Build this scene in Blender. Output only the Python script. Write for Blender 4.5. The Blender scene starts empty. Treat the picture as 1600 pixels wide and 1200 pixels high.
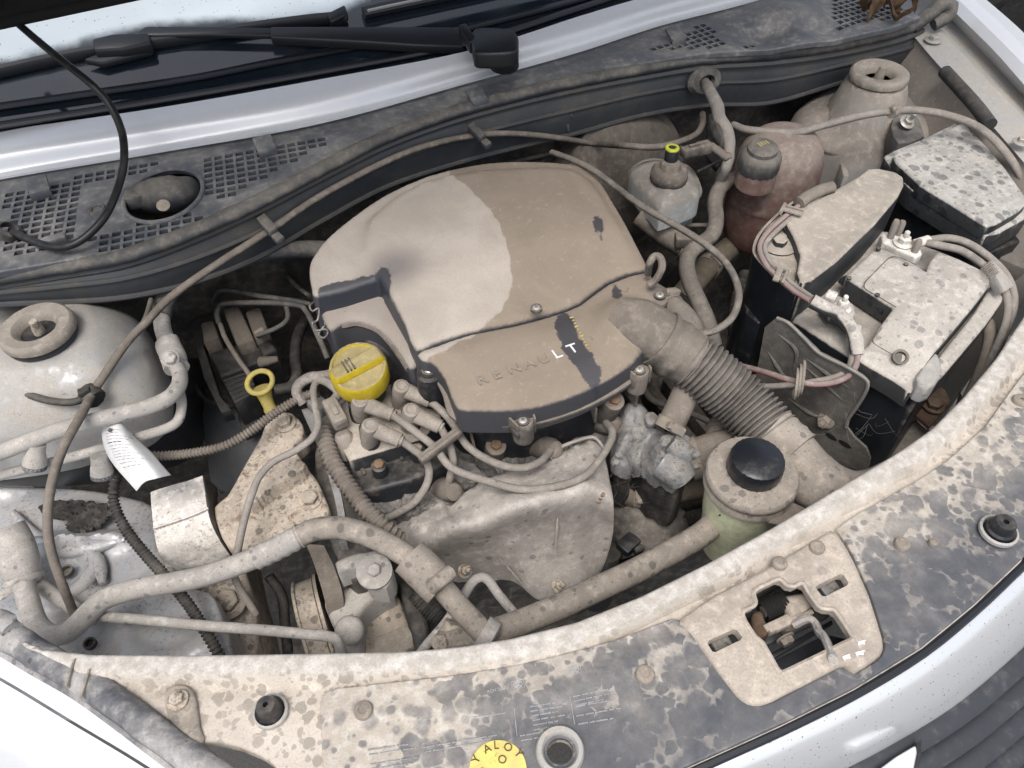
import bpy, bmesh, math, random
import numpy as np
from mathutils import Vector, Matrix, geometry, noise
random.seed(7); np.random.seed(7)
sc = bpy.context.scene
COL = sc.collection
rad = math.radians

# ------------------------------------------------------------------ camera
F = 1209.0                       # focal length in photo pixels (1600 x 1200)
CAM = Vector((-0.353, -0.756, 1.451))
_X = Vector((4200.0, -1570.0, F)).normalized()            # car's left-right axis in camera space
_ny = (F*F + 4200*50)/1570.0
_Z = -Vector((50.0, _ny, F)).normalized()                 # up
_Y = _Z.cross(_X).normalized(); _Z = _X.cross(_Y).normalized()
cam = bpy.data.cameras.new('camera'); camo = bpy.data.objects.new('camera', cam); COL.objects.link(camo)
cam.sensor_width = 36; cam.lens = 36*F/1600; cam.clip_start = .02; cam.clip_end = 500
camo.matrix_world = Matrix(((_X.x, -_X.y, -_X.z, CAM.x), (_Y.x, -_Y.y, -_Y.z, CAM.y), (_Z.x, -_Z.y, -_Z.z, CAM.z), (0, 0, 0, 1)))
sc.camera = camo
# ------------------------------------------------------------------ world, sun, exposure
SUN_EL, SUN_AZ = 66, 215         # overcast: a broad soft sun behind the photographer
w = bpy.data.worlds.new('World'); sc.world = w; w.use_nodes = True
nt = w.node_tree; bg = nt.nodes['Background']
sky = nt.nodes.new('ShaderNodeTexSky'); sky.sky_type = 'NISHITA'; sky.sun_disc = False
sky.sun_elevation = rad(SUN_EL); sky.sun_rotation = rad(SUN_AZ); sky.dust_density = 4.0; sky.air_density = 1.0
hs = nt.nodes.new('ShaderNodeHueSaturation'); hs.inputs['Saturation'].default_value = .48
nt.links.new(sky.outputs[0], hs.inputs['Color']); nt.links.new(hs.outputs[0], bg.inputs[0]); bg.inputs[1].default_value = .15
sl = bpy.data.lights.new('sun', 'SUN'); sl.energy = 1.3; sl.angle = rad(30); sl.color = (1, .98, .955)
so = bpy.data.objects.new('sun', sl); COL.objects.link(so)
_d = Vector((math.sin(rad(SUN_AZ))*math.cos(rad(SUN_EL)), math.cos(rad(SUN_AZ))*math.cos(rad(SUN_EL)), math.sin(rad(SUN_EL))))
so.rotation_euler = _d.to_track_quat('Z', 'Y').to_euler(); so.location = (0, -2, 4)
sc.view_settings.view_transform = 'Standard'; sc.view_settings.look = 'None'; sc.view_settings.gamma = 1
sc.view_settings.exposure = 0.65

# ------------------------------------------------------------------ pixels to places
def ray(px, py):
    v = Vector(((px-800)/F, (py-600)/F, 1.0))
    return Vector((_X.dot(v), _Y.dot(v), _Z.dot(v)))
def P(px, py, z):
    """the point a photo pixel shows on the height z, or on the plane z = a + b*x + c*y"""
    r = ray(px, py)
    a, b, c = z if isinstance(z, tuple) else (z, 0., 0.)
    t = (a + b*CAM.x + c*CAM.y - CAM.z)/(r.z - b*r.x - c*r.y)
    return CAM + r*t
def PY(px, py, y):
    r = ray(px, py); return CAM + r*((y-CAM.y)/r.y)
def L(p, px):
    """length in metres of px photo pixels at the point p"""
    d = p - CAM
    r0 = ray(800, 600)
    return px*d.dot(r0)/F
def PP(pts, z=None):
    return [P(*q) if len(q) > 2 else P(q[0], q[1], z) for q in pts]

# ------------------------------------------------------------------ shapes: (verts, faces)
def cat(pts, n=6, closed=False):
    """Catmull-Rom through the points"""
    pts = [Vector(p) for p in pts]; m = len(pts); out = []
    if m < 3 and not closed:
        return [pts[0].lerp(pts[-1], i/n) for i in range(n+1)]
    for i in range(m if closed else m-1):
        p0 = pts[(i-1) % m] if closed or i > 0 else pts[0]*2-pts[1]
        p1 = pts[i]; p2 = pts[(i+1) % m]
        p3 = pts[(i+2) % m] if closed or i+2 < m else p2*2-p1
        for k in range(n):
            t = k/n
            out.append(.5*((2*p1) + (p2-p0)*t + (2*p0-5*p1+4*p2-p3)*t*t + (3*p1-p0-3*p2+p3)*t**3))
    if not closed: out.append(pts[-1])
    return out
def resample(pts, step, closed=False):
    pts = [Vector(p) for p in pts]
    if closed: pts = pts+[pts[0]]
    ln = [0]
    for a, b in zip(pts, pts[1:]): ln.append(ln[-1]+(b-a).length)
    n = max(2, int(round(ln[-1]/step))); out = []; j = 0
    for i in range(n if closed else n+1):
        s = ln[-1]*i/n
        while j < len(ln)-2 and ln[j+1] < s: j += 1
        u = (s-ln[j])/max(1e-9, ln[j+1]-ln[j]); out.append(pts[j].lerp(pts[j+1], u))
    return out
def join(*vfs):
    V, Fc = [], []
    for v, f in vfs:
        o = len(V); V += list(v); Fc += [tuple(i+o for i in q) for q in f]
    return V, Fc
def tube(pts, r, seg=14, step=None, prof=None, cap=True, smooth=True, flat=1.0, jit=0.0):
    """round bar or hose swept along points; r a number or a list; prof(s, length) scales it"""
    pts = [Vector(p) for p in pts]
    rs = list(r) if isinstance(r, (list, tuple)) else None
    r0 = max(rs) if rs else r
    cen = cat(pts, 12) if smooth else pts
    step = step or max(.0025, r0*.55)
    if smooth or prof: cen = resample(cen, step)
    n = len(cen); tot = 0; S = [0]
    for a, b in zip(cen, cen[1:]): tot += (b-a).length; S.append(tot)
    V, Fc = [], []
    t0 = (cen[1]-cen[0]).normalized(); up = Vector((0, 0, 1)) if abs(t0.z) < .9 else Vector((0, 1, 0))
    nrm = (up - t0*up.dot(t0)).normalized()
    for i in range(n):
        t = (cen[min(i+1, n-1)]-cen[max(i-1, 0)]).normalized()
        nrm = (nrm - t*nrm.dot(t)).normalized(); bi = t.cross(nrm)
        if rs:
            u = S[i]/tot*(len(rs)-1); k = min(int(u), len(rs)-2); rr = rs[k]+(rs[k+1]-rs[k])*(u-k)
        else: rr = r
        if prof: rr *= prof(S[i], tot)
        for j in range(seg):
            a = 2*math.pi*j/seg
            p = cen[i] + nrm*(rr*math.cos(a)*flat) + bi*(rr*math.sin(a))
            if jit: p = p + Vector(noise.noise_vector(p*60))*jit
            V.append(p)
    for i in range(n-1):
        for j in range(seg):
            a = i*seg+j; b = i*seg+(j+1) % seg
            Fc.append((a, b, b+seg, a+seg))
    if cap:
        Fc.append(tuple(range(seg))[::-1]); Fc.append(tuple((n-1)*seg+j for j in range(seg)))
    return V, Fc
def basis(axis):
    z = Vector(axis).normalized(); x = Vector((1, 0, 0)) if abs(z.x) < .8 else Vector((0, 1, 0))
    x = (x - z*x.dot(z)).normalized(); return x, z.cross(x), z
def lathe(c, prof, axis=(0, 0, 1), seg=32, sx=1.0, sy=1.0, jit=None, ring=False):
    """profile [(radius, height)] turned round the axis through c"""
    c = Vector(c); x, y, z = basis(axis); V, Fc = [], []
    for r, h in prof:
        for j in range(seg):
            a = 2*math.pi*j/seg; rr = r*(jit(a, h) if jit else 1)
            V.append(c + x*(rr*sx*math.cos(a)) + y*(rr*sy*math.sin(a)) + z*h)
    for i in range(len(prof)-1):
        for j in range(seg):
            a = i*seg+j; b = i*seg+(j+1) % seg
            Fc.append((a, b, b+seg, a+seg))
    if ring:
        k = (len(prof)-1)*seg
        for j in range(seg): Fc.append((k+j, k+(j+1) % seg, (j+1) % seg, j))
        return V, Fc
    if prof[0][0] > 1e-6: Fc.append(tuple(range(seg))[::-1])
    if prof[-1][0] > 1e-6: Fc.append(tuple((len(prof)-1)*seg+j for j in range(seg)))
    return V, Fc
def bev(vf, w, seg=2, ang=35):
    bm = bmesh.new(); vs = [bm.verts.new(v) for v in vf[0]]
    for f in vf[1]:
        try: bm.faces.new([vs[i] for i in f])
        except ValueError: pass
    bm.normal_update()
    es = [e for e in bm.edges if len(e.link_faces) == 2 and e.calc_face_angle(0) > rad(ang)]
    bmesh.ops.bevel(bm, geom=es, offset=w, segments=seg, profile=.5, affect='EDGES', clamp_overlap=True)
    bm.verts.index_update(); out = ([v.co.copy() for v in bm.verts], [tuple(v.index for v in f.verts) for f in bm.faces]); bm.free()
    return out
def box(c, hx, hy, hz, w=0, seg=2):
    """box with half-axis vectors hx, hy, hz"""
    c, hx, hy, hz = Vector(c), Vector(hx), Vector(hy), Vector(hz)
    V = [c+hx*a+hy*b+hz*d for d in (-1, 1) for b in (-1, 1) for a in (-1, 1)]
    Fc = [(0, 2, 3, 1), (4, 5, 7, 6), (0, 1, 5, 4), (2, 6, 7, 3), (0, 4, 6, 2), (1, 3, 7, 5)]
    return bev((V, Fc), w, seg) if w else (V, Fc)
def ccw(pts):
    a = sum(p.x*q.y-q.x*p.y for p, q in zip(pts, pts[1:]+pts[:1])); return pts if a > 0 else pts[::-1]
def prism(px, z, th, w=.002, seg=2, smooth=0, drop=(0, 0)):
    """outline given in photo pixels at the height z, carried down by th"""
    top = ccw(PP(px, z))
    if smooth: top = cat(top, smooth, True)
    n = len(top); V = list(top)+[p-Vector((drop[0], drop[1], th)) for p in top]
    Fc = [tuple(range(n)), tuple(range(2*n-1, n-1, -1))]+[(i, i+n, (i+1) % n+n, (i+1) % n) for i in range(n)]
    return bev((V, Fc), w, seg) if w else (V, Fc)
def hexbolt(c, axis, r, h=None, washer=1.45, stud=0.0):
    h = h or r*.9; c = Vector(c); x, y, z = basis(axis)
    parts = []
    if washer: parts.append(lathe(c, [(r*washer, 0), (r*washer, r*.16), (r*washer*.93, r*.24), (r*.5, r*.24)], axis, 20))
    a0 = random.random()
    def ring(k, hh): return [c + x*(k*math.cos(a0+j*math.pi/3)) + y*(k*math.sin(a0+j*math.pi/3)) + z*hh for j in range(6)]
    V = ring(r, r*.2)+ring(r, r*.2+h*.85)+ring(r*.84, r*.2+h)
    Fc = [tuple(range(12, 18))]
    for k in (0, 6):
        for j in range(6): Fc.append((k+j, k+(j+1) % 6, k+6+(j+1) % 6, k+6+j))
    parts.append((V, Fc))
    if stud: parts.append(lathe(c, [(r*.42, r*.2+h), (r*.42, r*.2+h+stud*.9), (r*.34, r*.2+h+stud)], axis, 12))
    return join(*parts)
def screw(c, axis, r, mat_cross=True):
    """cross-head screw: domed head with a cut cross"""
    x, y, z = basis(axis); c = Vector(c)
    return lathe(c, [(r, 0), (r, r*.18), (r*.85, r*.34), (r*.45, r*.42), (.0001, r*.44)], axis, 20)
def cross(c, axis, r):
    x, y, z = basis(axis); c = Vector(c)+z*(r*.42); a = random.random(); u = x*math.cos(a)+y*math.sin(a); v = z.cross(u)
    return join(box(c, u*r*.45, v*r*.1, z*r*.06), box(c+z*.0001, v*r*.45, u*r*.1, z*r*.06))
def patch(rows, n=6, m=6, thick=0.0, tdir=(0, 0, -1), bump=None):
    """smooth sheet through rows of points"""
    rows = [[Vector(p) for p in r] for r in rows]
    R1 = [cat(r, m) for r in rows]
    cols = [cat([r[j] for r in R1], n) for j in range(len(R1[0]))]
    h, wd = len(cols[0]), len(cols); V = [cols[j][i] for i in range(h) for j in range(wd)]
    if bump: V = [v+bump(v) for v in V]
    Fc = [(i*wd+j, (i+1)*wd+j, (i+1)*wd+j+1, i*wd+j+1) for i in range(h-1) for j in range(wd-1)]
    if thick:
        d = Vector(tdir)*thick; o = len(V); V = V+[v+d for v in V]
        Fc += [tuple(k+o for k in f[::-1]) for f in Fc]
        bd = [j for j in range(wd)]+[i*wd+wd-1 for i in range(1, h)]+[(h-1)*wd+j for j in range(wd-2, -1, -1)]+[i*wd for i in range(h-2, 0, -1)]
        for a, b in zip(bd, bd[1:]+bd[:1]): Fc.append((a, b, b+o, a+o))
    return V, Fc
def inside(pts, poly):
    x, y = pts[:, 0], pts[:, 1]; c = np.zeros(len(pts), bool); n = len(poly)
    for i in range(n):
        x1, y1 = poly[i]; x2, y2 = poly[(i+1) % n]
        k = (y1 > y) != (y2 > y)
        c ^= k & (x < (x2-x1)*(y-y1)/(y2-y1+1e-15)+x1)
    return c
def pdist(pts, poly, closed=True):
    d = np.full(len(pts), 1e9); n = len(poly)
    for i in range(n if closed else n-1):
        a = np.array(poly[i]); b = np.array(poly[(i+1) % n]); ab = b-a
        t = np.clip(((pts-a)@ab)/(ab@ab+1e-15), 0, 1)
        d = np.minimum(d, np.hypot(*(pts-(a+t[:, None]*ab)).T))
    return d
def sdist(pts, poly):
    d = pdist(pts, poly); return np.where(inside(pts, poly), d, -d)
def xy(px, z, smooth=0, closed=True):
    p = PP(px, z)
    if smooth: p = cat(p, smooth, closed)
    return [(q.x, q.y) for q in p]
def sm(t): t = np.clip(t, 0, 1); return t*t*(3-2*t)
def slab(px, z, th, edge=.004, res=.012, smooth=4, dome=None, holes=(), draft=0.0, world=None, hole_th=None):
    """moulded or pressed sheet: pixel outline on a plane, rounded rim, side walls, free height dome(xy, d)"""
    pl = z if isinstance(z, tuple) else (z, 0., 0.)
    o3 = ccw(world if world else PP(px, z))
    if smooth: o3 = cat(o3, smooth, True)
    o3 = resample(o3, res*.6, True); o3 = ccw(o3)
    out = [(p.x, p.y) for p in o3]; n = len(out)
    hl = []
    for h in holes:
        hp = [(q.x, q.y) for q in ccw(PP(h, z))] if isinstance(h[0], tuple) else [(q.x, q.y) for q in ccw(h)]
        hl.append(hp)
    arr = np.array(out); pts = [arr]
    nx = np.roll(arr, -1, 0)-np.roll(arr, 1, 0); nx = np.stack([-nx[:, 1], nx[:, 0]], 1); nx /= np.linalg.norm(nx, axis=1)[:, None]+1e-12
    for k in (.12, .35, .65, 1.0, 1.5):
        q = arr+nx*edge*k; dd = pdist(q, out); q = q[(dd > edge*k*.93) & inside(q, out)]; 
        if k in (.35, 1.0) and edge < res: q = q[::2]
        pts.append(q)
    lo, hi = arr.min(0), arr.max(0)
    gx, gy = np.meshgrid(np.arange(lo[0], hi[0], res), np.arange(lo[1], hi[1], res*.87))
    gx = gx+(np.arange(gx.shape[0]) % 2)[:, None]*res*.5
    g = np.stack([gx.ravel(), gy.ravel()], 1); g = g[inside(g, out)]; g = g[pdist(g, out) > edge*1.5+res*.35]
    for h in hl:
        if len(g): g = g[~inside(g, h)]; g = g[pdist(g, h) > res*.3] if len(g) else g
    pts.append(g)
    edges = [(i, (i+1) % n) for i in range(n)]
    base = sum(len(p) for p in pts)
    hidx = []
    for h in hl:
        m = len(h); edges += [(base+i, base+(i+1) % m) for i in range(m)]; hidx.append((base, m)); pts.append(np.array(h)); base += m
    allp = np.concatenate([p for p in pts if len(p)])
    r = geometry.delaunay_2d_cdt([Vector(p) for p in allp], edges, [], 0, 1e-7)
    co = np.array([(v.x, v.y) for v in r[0]]); tri = np.array(r[2])
    ce = co[tri].mean(1); ok = inside(ce, out)
    for h in hl: ok &= ~inside(ce, h)
    tri = tri[ok]
    d = pdist(co, out)
    zz = pl[0]+pl[1]*co[:, 0]+pl[2]*co[:, 1]
    e = np.clip(edge-d, 0, edge); zz = zz-(edge-np.sqrt(np.maximum(0, edge*edge-e*e)))
    if dome is not None: zz = zz+dome(co, d)
    V = [Vector((co[i, 0], co[i, 1], zz[i])) for i in range(len(co))]
    Fc = [tuple(int(k) for k in t) for t in tri]
    # boundary edges, walls down
    cnt = {}
    for t in Fc:
        for a, b in ((t[0], t[1]), (t[1], t[2]), (t[2], t[0])): cnt[(a, b)] = 1
    bd = [(a, b) for a, b in cnt if (b, a) not in cnt]
    low = {}
    if th:
        cx = arr.mean(0)
        for a, b in bd:
            for k in (a, b):
                if k not in low:
                    low[k] = len(V); q = V[k].copy(); q.z -= th
                    if draft: q.x += (q.x-cx[0])*draft; q.y += (q.y-cx[1])*draft
                    V.append(q)
        for a, b in bd: Fc.append((a, low[a], low[b], b))
    return V, Fc
def noisy(vf, amp, sc_=40, oct_=3):
    return [v+Vector([noise.fractal(v*sc_+Vector((k*7.1, 3, k)), 1, 2, oct_) for k in range(3)])*amp for v in vf[0]], vf[1]

# ------------------------------------------------------------------ objects
def wloc(o):
    v = Vector(o.location)
    while o.parent: o = o.parent; v = v+Vector(o.location)
    return v
def tag(o, label, cat_, group=None):
    o['label'] = label; o['category'] = cat_
    if group: o['group'] = group
    return o
def thing(name, label, cat_, loc, group=None):
    o = bpy.data.objects.new(name, None); COL.objects.link(o); o.location = Vector(loc); o.empty_display_size = .02
    return tag(o, label, cat_, group)
def obj(name, vf, mat, parent=None, ang=38, label=None, cat=None, group=None, kind=None, attrs=None):
    V, Fc = vf
    me = bpy.data.meshes.new(name)
    if parent is None:
        A = np.array([tuple(v) for v in V]); lo, hi = A.min(0), A.max(0); o0 = Vector(((lo[0]+hi[0])/2, (lo[1]+hi[1])/2, lo[2])); loc = o0
    else: o0 = wloc(parent); loc = Vector((0, 0, 0))
    me.from_pydata([tuple(Vector(v)-o0) for v in V], [], Fc)
    for k, arr in (attrs or {}).items():
        at = me.attributes.new(k, 'FLOAT', 'POINT'); at.data.foreach_set('value', np.asarray(arr, 'f'))
    me.validate(); me.shade_smooth(); me.set_sharp_from_angle(angle=rad(ang)); me.update()
    if isinstance(mat, (list, tuple)):
        for m in mat: me.materials.append(m)
    else: me.materials.append(mat)
    o = bpy.data.objects.new(name, me); COL.objects.link(o); o.location = loc
    if parent: o.parent = parent
    if label and cat: tag(o, label, cat, group)
    elif label: o['label'] = label
    if kind: o['kind'] = kind
    return o
def text_vf(s, c, xd, yd, size, depth=.0004, align='LEFT'):
    cu = bpy.data.curves.new('t', 'FONT'); cu.body = s; cu.size = size; cu.extrude = depth; cu.align_x = align; cu.resolution_u = 3
    t = bpy.data.objects.new('t', cu); COL.objects.link(t)
    dg = bpy.context.evaluated_depsgraph_get(); me = t.evaluated_get(dg).to_mesh()
    xd = Vector(xd).normalized(); zd = xd.cross(Vector(yd)).normalized(); yd = zd.cross(xd)
    V = [Vector(c)+xd*v.co.x+yd*v.co.y+zd*v.co.z for v in me.vertices]; Fc = [tuple(p.vertices) for p in me.polygons]
    t.evaluated_get(dg).to_mesh_clear(); bpy.data.objects.remove(t); bpy.data.curves.remove(cu)
    return V, Fc
# ------------------------------------------------------------------ materials
DUST = (.36, .295, .225)
class NB:
    """small node builder"""
    def __init__(s, name):
        s.m = bpy.data.materials.new(name); s.m.use_nodes = True; s.t = s.m.node_tree; s.b = s.t.nodes['Principled BSDF']
        s.geo = s.t.nodes.new('ShaderNodeNewGeometry'); s.pos = s.geo.outputs['Position']
    def lk(s, a, b):
        if isinstance(a, (int, float)): b.default_value = a
        elif isinstance(a, tuple): b.default_value = a if len(a) == 4 else (*a, 1)
        else: s.t.links.new(a, b)
    def M(s, op, a, b=0, c=0, clamp=False):
        n = s.t.nodes.new('ShaderNodeMath'); n.operation = op; n.use_clamp = clamp
        for i, v in enumerate((a, b, c)): s.lk(v, n.inputs[i])
        return n.outputs[0]
    def noise(s, scale, detail=4, rough=.55, dist=0.0, vec=None):
        n = s.t.nodes.new('ShaderNodeTexNoise'); n.inputs['Scale'].default_value = scale; n.inputs['Detail'].default_value = detail
        n.inputs['Roughness'].default_value = rough; n.inputs['Distortion'].default_value = dist; s.lk(vec or s.pos, n.inputs['Vector']); return n.outputs['Fac']
    def mix(s, f, a, b):
        n = s.t.nodes.new('ShaderNodeMix'); n.data_type = 'RGBA'; s.lk(f, n.inputs[0]); s.lk(a, n.inputs[6]); s.lk(b, n.inputs[7]); return n.outputs[2]
    def mixf(s, f, a, b):
        n = s.t.nodes.new('ShaderNodeMix'); n.data_type = 'FLOAT'; s.lk(f, n.inputs[0]); s.lk(a, n.inputs[2]); s.lk(b, n.inputs[3]); return n.outputs[0]
    def mapr(s, v, a, b, c=0., d=1.):
        n = s.t.nodes.new('ShaderNodeMapRange'); n.interpolation_type = 'SMOOTHSTEP'
        for i, q in enumerate((v, a, b, c, d)): s.lk(q, n.inputs[i])
        return n.outputs[0]
    def attr(s, name):
        n = s.t.nodes.new('ShaderNodeAttribute'); n.attribute_name = name; return n.outputs['Fac']
    def warp(s, amt=.006, scale=35):
        n = s.t.nodes.new('ShaderNodeTexNoise'); n.inputs['Scale'].default_value = scale; n.inputs['Detail'].default_value = 2; s.lk(s.pos, n.inputs['Vector'])
        v = s.t.nodes.new('ShaderNodeVectorMath'); v.operation = 'MULTIPLY_ADD'; s.lk(n.outputs['Color'], v.inputs[0]); v.inputs[1].default_value = (amt,)*3; s.lk(s.pos, v.inputs[2]); return v.outputs[0]
    def spots(s, scale, amount=.42, warp=.004, soft=14):
        """round splash marks of uneven size"""
        n = s.t.nodes.new('ShaderNodeTexVoronoi'); n.inputs['Scale'].default_value = scale; s.lk(s.warp(warp, 120), n.inputs['Vector'])
        sp = s.t.nodes.new('ShaderNodeSeparateColor'); s.lk(n.outputs['Color'], sp.inputs[0])
        return s.M('MULTIPLY', s.M('SUBTRACT', s.M('MULTIPLY', s.M('POWER', sp.outputs[0], 1.2), amount), n.outputs['Distance']), soft, clamp=True)
    def bump(s, h, strength=.3, dist=.001):
        n = s.t.nodes.new('ShaderNodeBump'); n.inputs['Strength'].default_value = strength; n.inputs['Distance'].default_value = dist
        s.lk(h, n.inputs['Height']); s.lk(n.outputs[0], s.b.inputs['Normal'])
    def out(s, col, rough, metal=0., spec=.5):
        s.lk(col, s.b.inputs['Base Color']); s.lk(rough, s.b.inputs['Roughness']); s.lk(metal, s.b.inputs['Metallic']); s.lk(spec, s.b.inputs['Specular IOR Level']); return s.m
def dm(name, base, dust=.8, rough=.45, metal=0., spots=0., sscale=75, dcol=DUST, up=.55, grain=1.0, base2=None, patch=.45, pscale=14, speck=.0, rust=0.0, spotmul=.6, bumpd=.0007):
    """a base material under a coat of settled dust, with water marks in it"""
    lum = sum(dcol)/3; dcol = tuple((c*.86+lum*.14)*.84 for c in dcol)
    b = NB(name)
    n1 = b.noise(pscale, 6, .62, .4); n2 = b.noise(95, 5, .65); n3 = b.noise(620, 3, .6)
    sx = b.t.nodes.new('ShaderNodeSeparateXYZ'); b.lk(b.geo.outputs['Normal'], sx.inputs[0])
    upf = b.mapr(sx.outputs['Z'], -.5 if up < .9 else -.08, .75, 1-up, 1.)
    d = b.M('MULTIPLY', upf, dust)
    d = b.M('ADD', d, b.M('MULTIPLY', b.M('SUBTRACT', n1, .5), patch*2.2))
    d = b.M('ADD', d, b.M('MULTIPLY', b.M('SUBTRACT', n2, .5), .55))
    d = b.mapr(d, .18 if dust > .1 else .32, .8)
    if dust <= .01: d = b.M('MULTIPLY', d, 0.)
    dk = tuple(c*.64 for c in dcol); lt = tuple(min(1, c*1.2) for c in dcol)
    dc = b.mix(b.mapr(n1, .3, .7), dk, dcol); dc = b.mix(b.mapr(n2, .45, .75), dc, lt)
    dc = b.mix(b.M('MULTIPLY', b.mapr(n3, .35, .6, 1., 0.), .35*grain), dc, tuple(c*.5 for c in dcol))
    bc = b.mix(b.mapr(n2, .3, .7), base, base2 or tuple(c*(.96 if metal > .3 else .75)+.003 for c in base))
    col = b.mix(d, bc, dc)
    if spots:
        s1 = b.spots(sscale, .42*spots); s2 = b.spots(sscale*2.3, .36*spots)
        s = b.M('MAXIMUM', s1, b.M('MULTIPLY', s2, .7))
        mul = b.mix(s, (1, 1, 1), (spotmul, spotmul*1.02, spotmul*1.06))
        n = b.t.nodes.new('ShaderNodeMix'); n.data_type = 'RGBA'; n.blend_type = 'MULTIPLY'; n.inputs[0].default_value = 1; b.lk(col, n.inputs[6]); b.lk(mul, n.inputs[7]); col = n.outputs[2]
    if speck:
        sp = b.M('MULTIPLY', b.mapr(b.noise(230, 4, .75), .60-.07*speck, .74-.07*speck), b.mapr(b.noise(30, 3), .38, .6)); col = b.mix(b.M('MULTIPLY', sp, .6), col, (.05, .044, .038))
    if rust:
        rn = b.mapr(b.noise(38, 6, .7, .6), .63-.2*rust, .74-.2*rust); col = b.mix(b.M('MULTIPLY', rn, .8), col, (.13, .065, .03)); 
    ro = b.mixf(d, rough, .93)
    h = b.M('ADD', b.M('MULTIPLY', n2, .7), b.M('MULTIPLY', n3, .35)); b.bump(h, .45, bumpd*grain)
    return b.out(col, ro, b.mixf(d, metal, 0.), .4)
def plain(name, col, rough=.5, metal=0., nz=.25, spec=.5):
    b = NB(name); n = b.noise(120, 4); c = b.mix(b.mapr(n, .3, .75), tuple(k*(1-nz) for k in col), col); b.bump(n, .2, .0004); return b.out(c, rough, metal, spec)

BLK = (.016, .018, .022)
m_black = dm('black_plastic', BLK, .30, .42, patch=.3)
m_blackc = dm('black_plastic_clean', (.012, .014, .018), .22, .33, patch=.25)
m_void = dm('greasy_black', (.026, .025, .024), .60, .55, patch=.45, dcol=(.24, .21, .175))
m_hole = plain('dark_hole', (.008, .008, .008), .9)
m_cowl = dm('cowl_plastic', (.07, .076, .09), .45, .36, patch=.4, dcol=(.36, .34, .31))
m_seal = dm('seal_rubber', (.035, .04, .048), .58, .5, patch=.35, dcol=(.22, .195, .16))
m_bulk = dm('bulkhead_paint', (.06, .066, .075), .6, .36, .2, patch=.5, dcol=(.11, .10, .085))
m_hose = dm('hose_rubber', (.03, .03, .03), .86, .6, patch=.22, dcol=(.27, .225, .18))
m_hosel = dm('hose_rubber_dusty', (.05, .048, .045), 1.05, .6, spots=1.0, sscale=85, patch=.2, dcol=(.41, .35, .285))
m_hosed = dm('hose_rubber_dark', (.016, .016, .017), .5, .5, patch=.35, dcol=(.17, .15, .125))
m_lead = dm('lead_silicone', (.12, .115, .11), 1.0, .6, patch=.15, dcol=(.36, .315, .265), spots=.4, sscale=120)
m_boot = dm('boot_rubber', (.14, .13, .12), 1.1, .6, patch=.12, dcol=(.38, .325, .265))
m_tan = dm('dusty_steel', (.12, .11, .10), 1.05, .6, .3, patch=.25, dcol=(.60, .50, .39), spots=1.1, sscale=95, speck=1.4, rust=.3, spotmul=.5)
m_mount = dm('mount_casting', (.42, .40, .36), .8, .6, .1, patch=.35, dcol=(.95, .88, .79), spots=.5, sscale=140, speck=1.1)
m_alu = dm('dirty_aluminium', (.27, .27, .27), .55, .45, .4, patch=.9, dcol=(.32, .295, .265), speck=1.5, pscale=60, bumpd=.0035)
m_alup = dm('pipe_aluminium', (.52, .51, .49), .78, .45, .5, patch=.34, dcol=(.53, .485, .43), spots=.75, sscale=110, speck=.25)
m_silver = dm('silver_paint', (.62, .63, .645), .05, .30, .15, base2=(.60, .61, .625), grain=.25, patch=.06, dcol=(.45, .42, .39))
m_silverd = dm('silver_paint_dusty', (.54, .54, .53), .58, .30, .6, patch=.36, dcol=(.47, .42, .355), speck=.35, up=.8)
m_silverm = dm('silver_paint_muddy', (.45, .455, .465), .46, .36, .5, patch=.6, dcol=(.40, .365, .33), speck=1.3, pscale=20)
m_tower = dm('tower_paint_dusty', (.54, .53, .51), .85, .32, .5, patch=.24, dcol=(.43, .37, .31), up=.8)
m_cup = dm('mount_cup', (.05, .05, .05), .95, .5, patch=.25, dcol=(.40, .345, .28), spots=.4, sscale=120)
m_shield = dm('heat_shield', (.34, .31, .28), .95, .5, .5, patch=.22, dcol=(.56, .50, .44), spots=.75, sscale=70, speck=.2)
m_rust = dm('rusty_steel', (.085, .045, .027), .45, .85, .05, patch=.5, dcol=(.24, .175, .12), speck=.8, rust=.15)
m_rustb = dm('rusty_bolt', (.17, .082, .035), .5, .8, .1, patch=.35, dcol=(.30, .21, .13))
m_bolt = dm('bolt_steel', (.30, .28, .26), .75, .5, .6, patch=.3, dcol=(.36, .30, .235))
m_zinc = dm('zinc_screw', (.5, .48, .44), .4, .4, .7, patch=.3)
m_yellow = dm('yellow_plastic', (.62, .46, .02), .85, .42, patch=.3, dcol=(.45, .36, .15), up=.95, grain=.5)
m_yelst = dm('yellow_dipstick', (.52, .42, .10), .5, .45, patch=.3, dcol=(.38, .31, .16))
m_pale = dm('pale_green_tank', (.72, .74, .50), .26, .4, patch=.25, dcol=(.42, .37, .28))
m_white = dm('white_tank', (.46, .50, .50), .92, .42, patch=.22, dcol=(.36, .325, .28), up=.75)
m_pink = dm('pink_tank', (.15, .066, .056), .80, .42, patch=.3, dcol=(.35, .275, .225), up=.7)
m_red = dm('red_cable', (.40, .07, .065), .85, .5, patch=.4, dcol=(.40, .30, .275))
m_grey = dm('grey_cable', (.16, .155, .15), .9, .6, patch=.25, dcol=(.37, .325, .28))
m_batt = dm('battery_cover', (.045, .045, .045), 1.2, .5, patch=.1, dcol=(.60, .545, .475), spots=1.0, sscale=66, spotmul=.62, up=.97)
m_battc = dm('battery_case', (.012, .014, .018), .85, .4, patch=.2, dcol=(.46, .41, .35), up=.97)
m_relay = dm('relay_box', (.03, .032, .036), 1.0, .5, patch=.18, dcol=(.52, .45, .37), up=.95)
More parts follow.
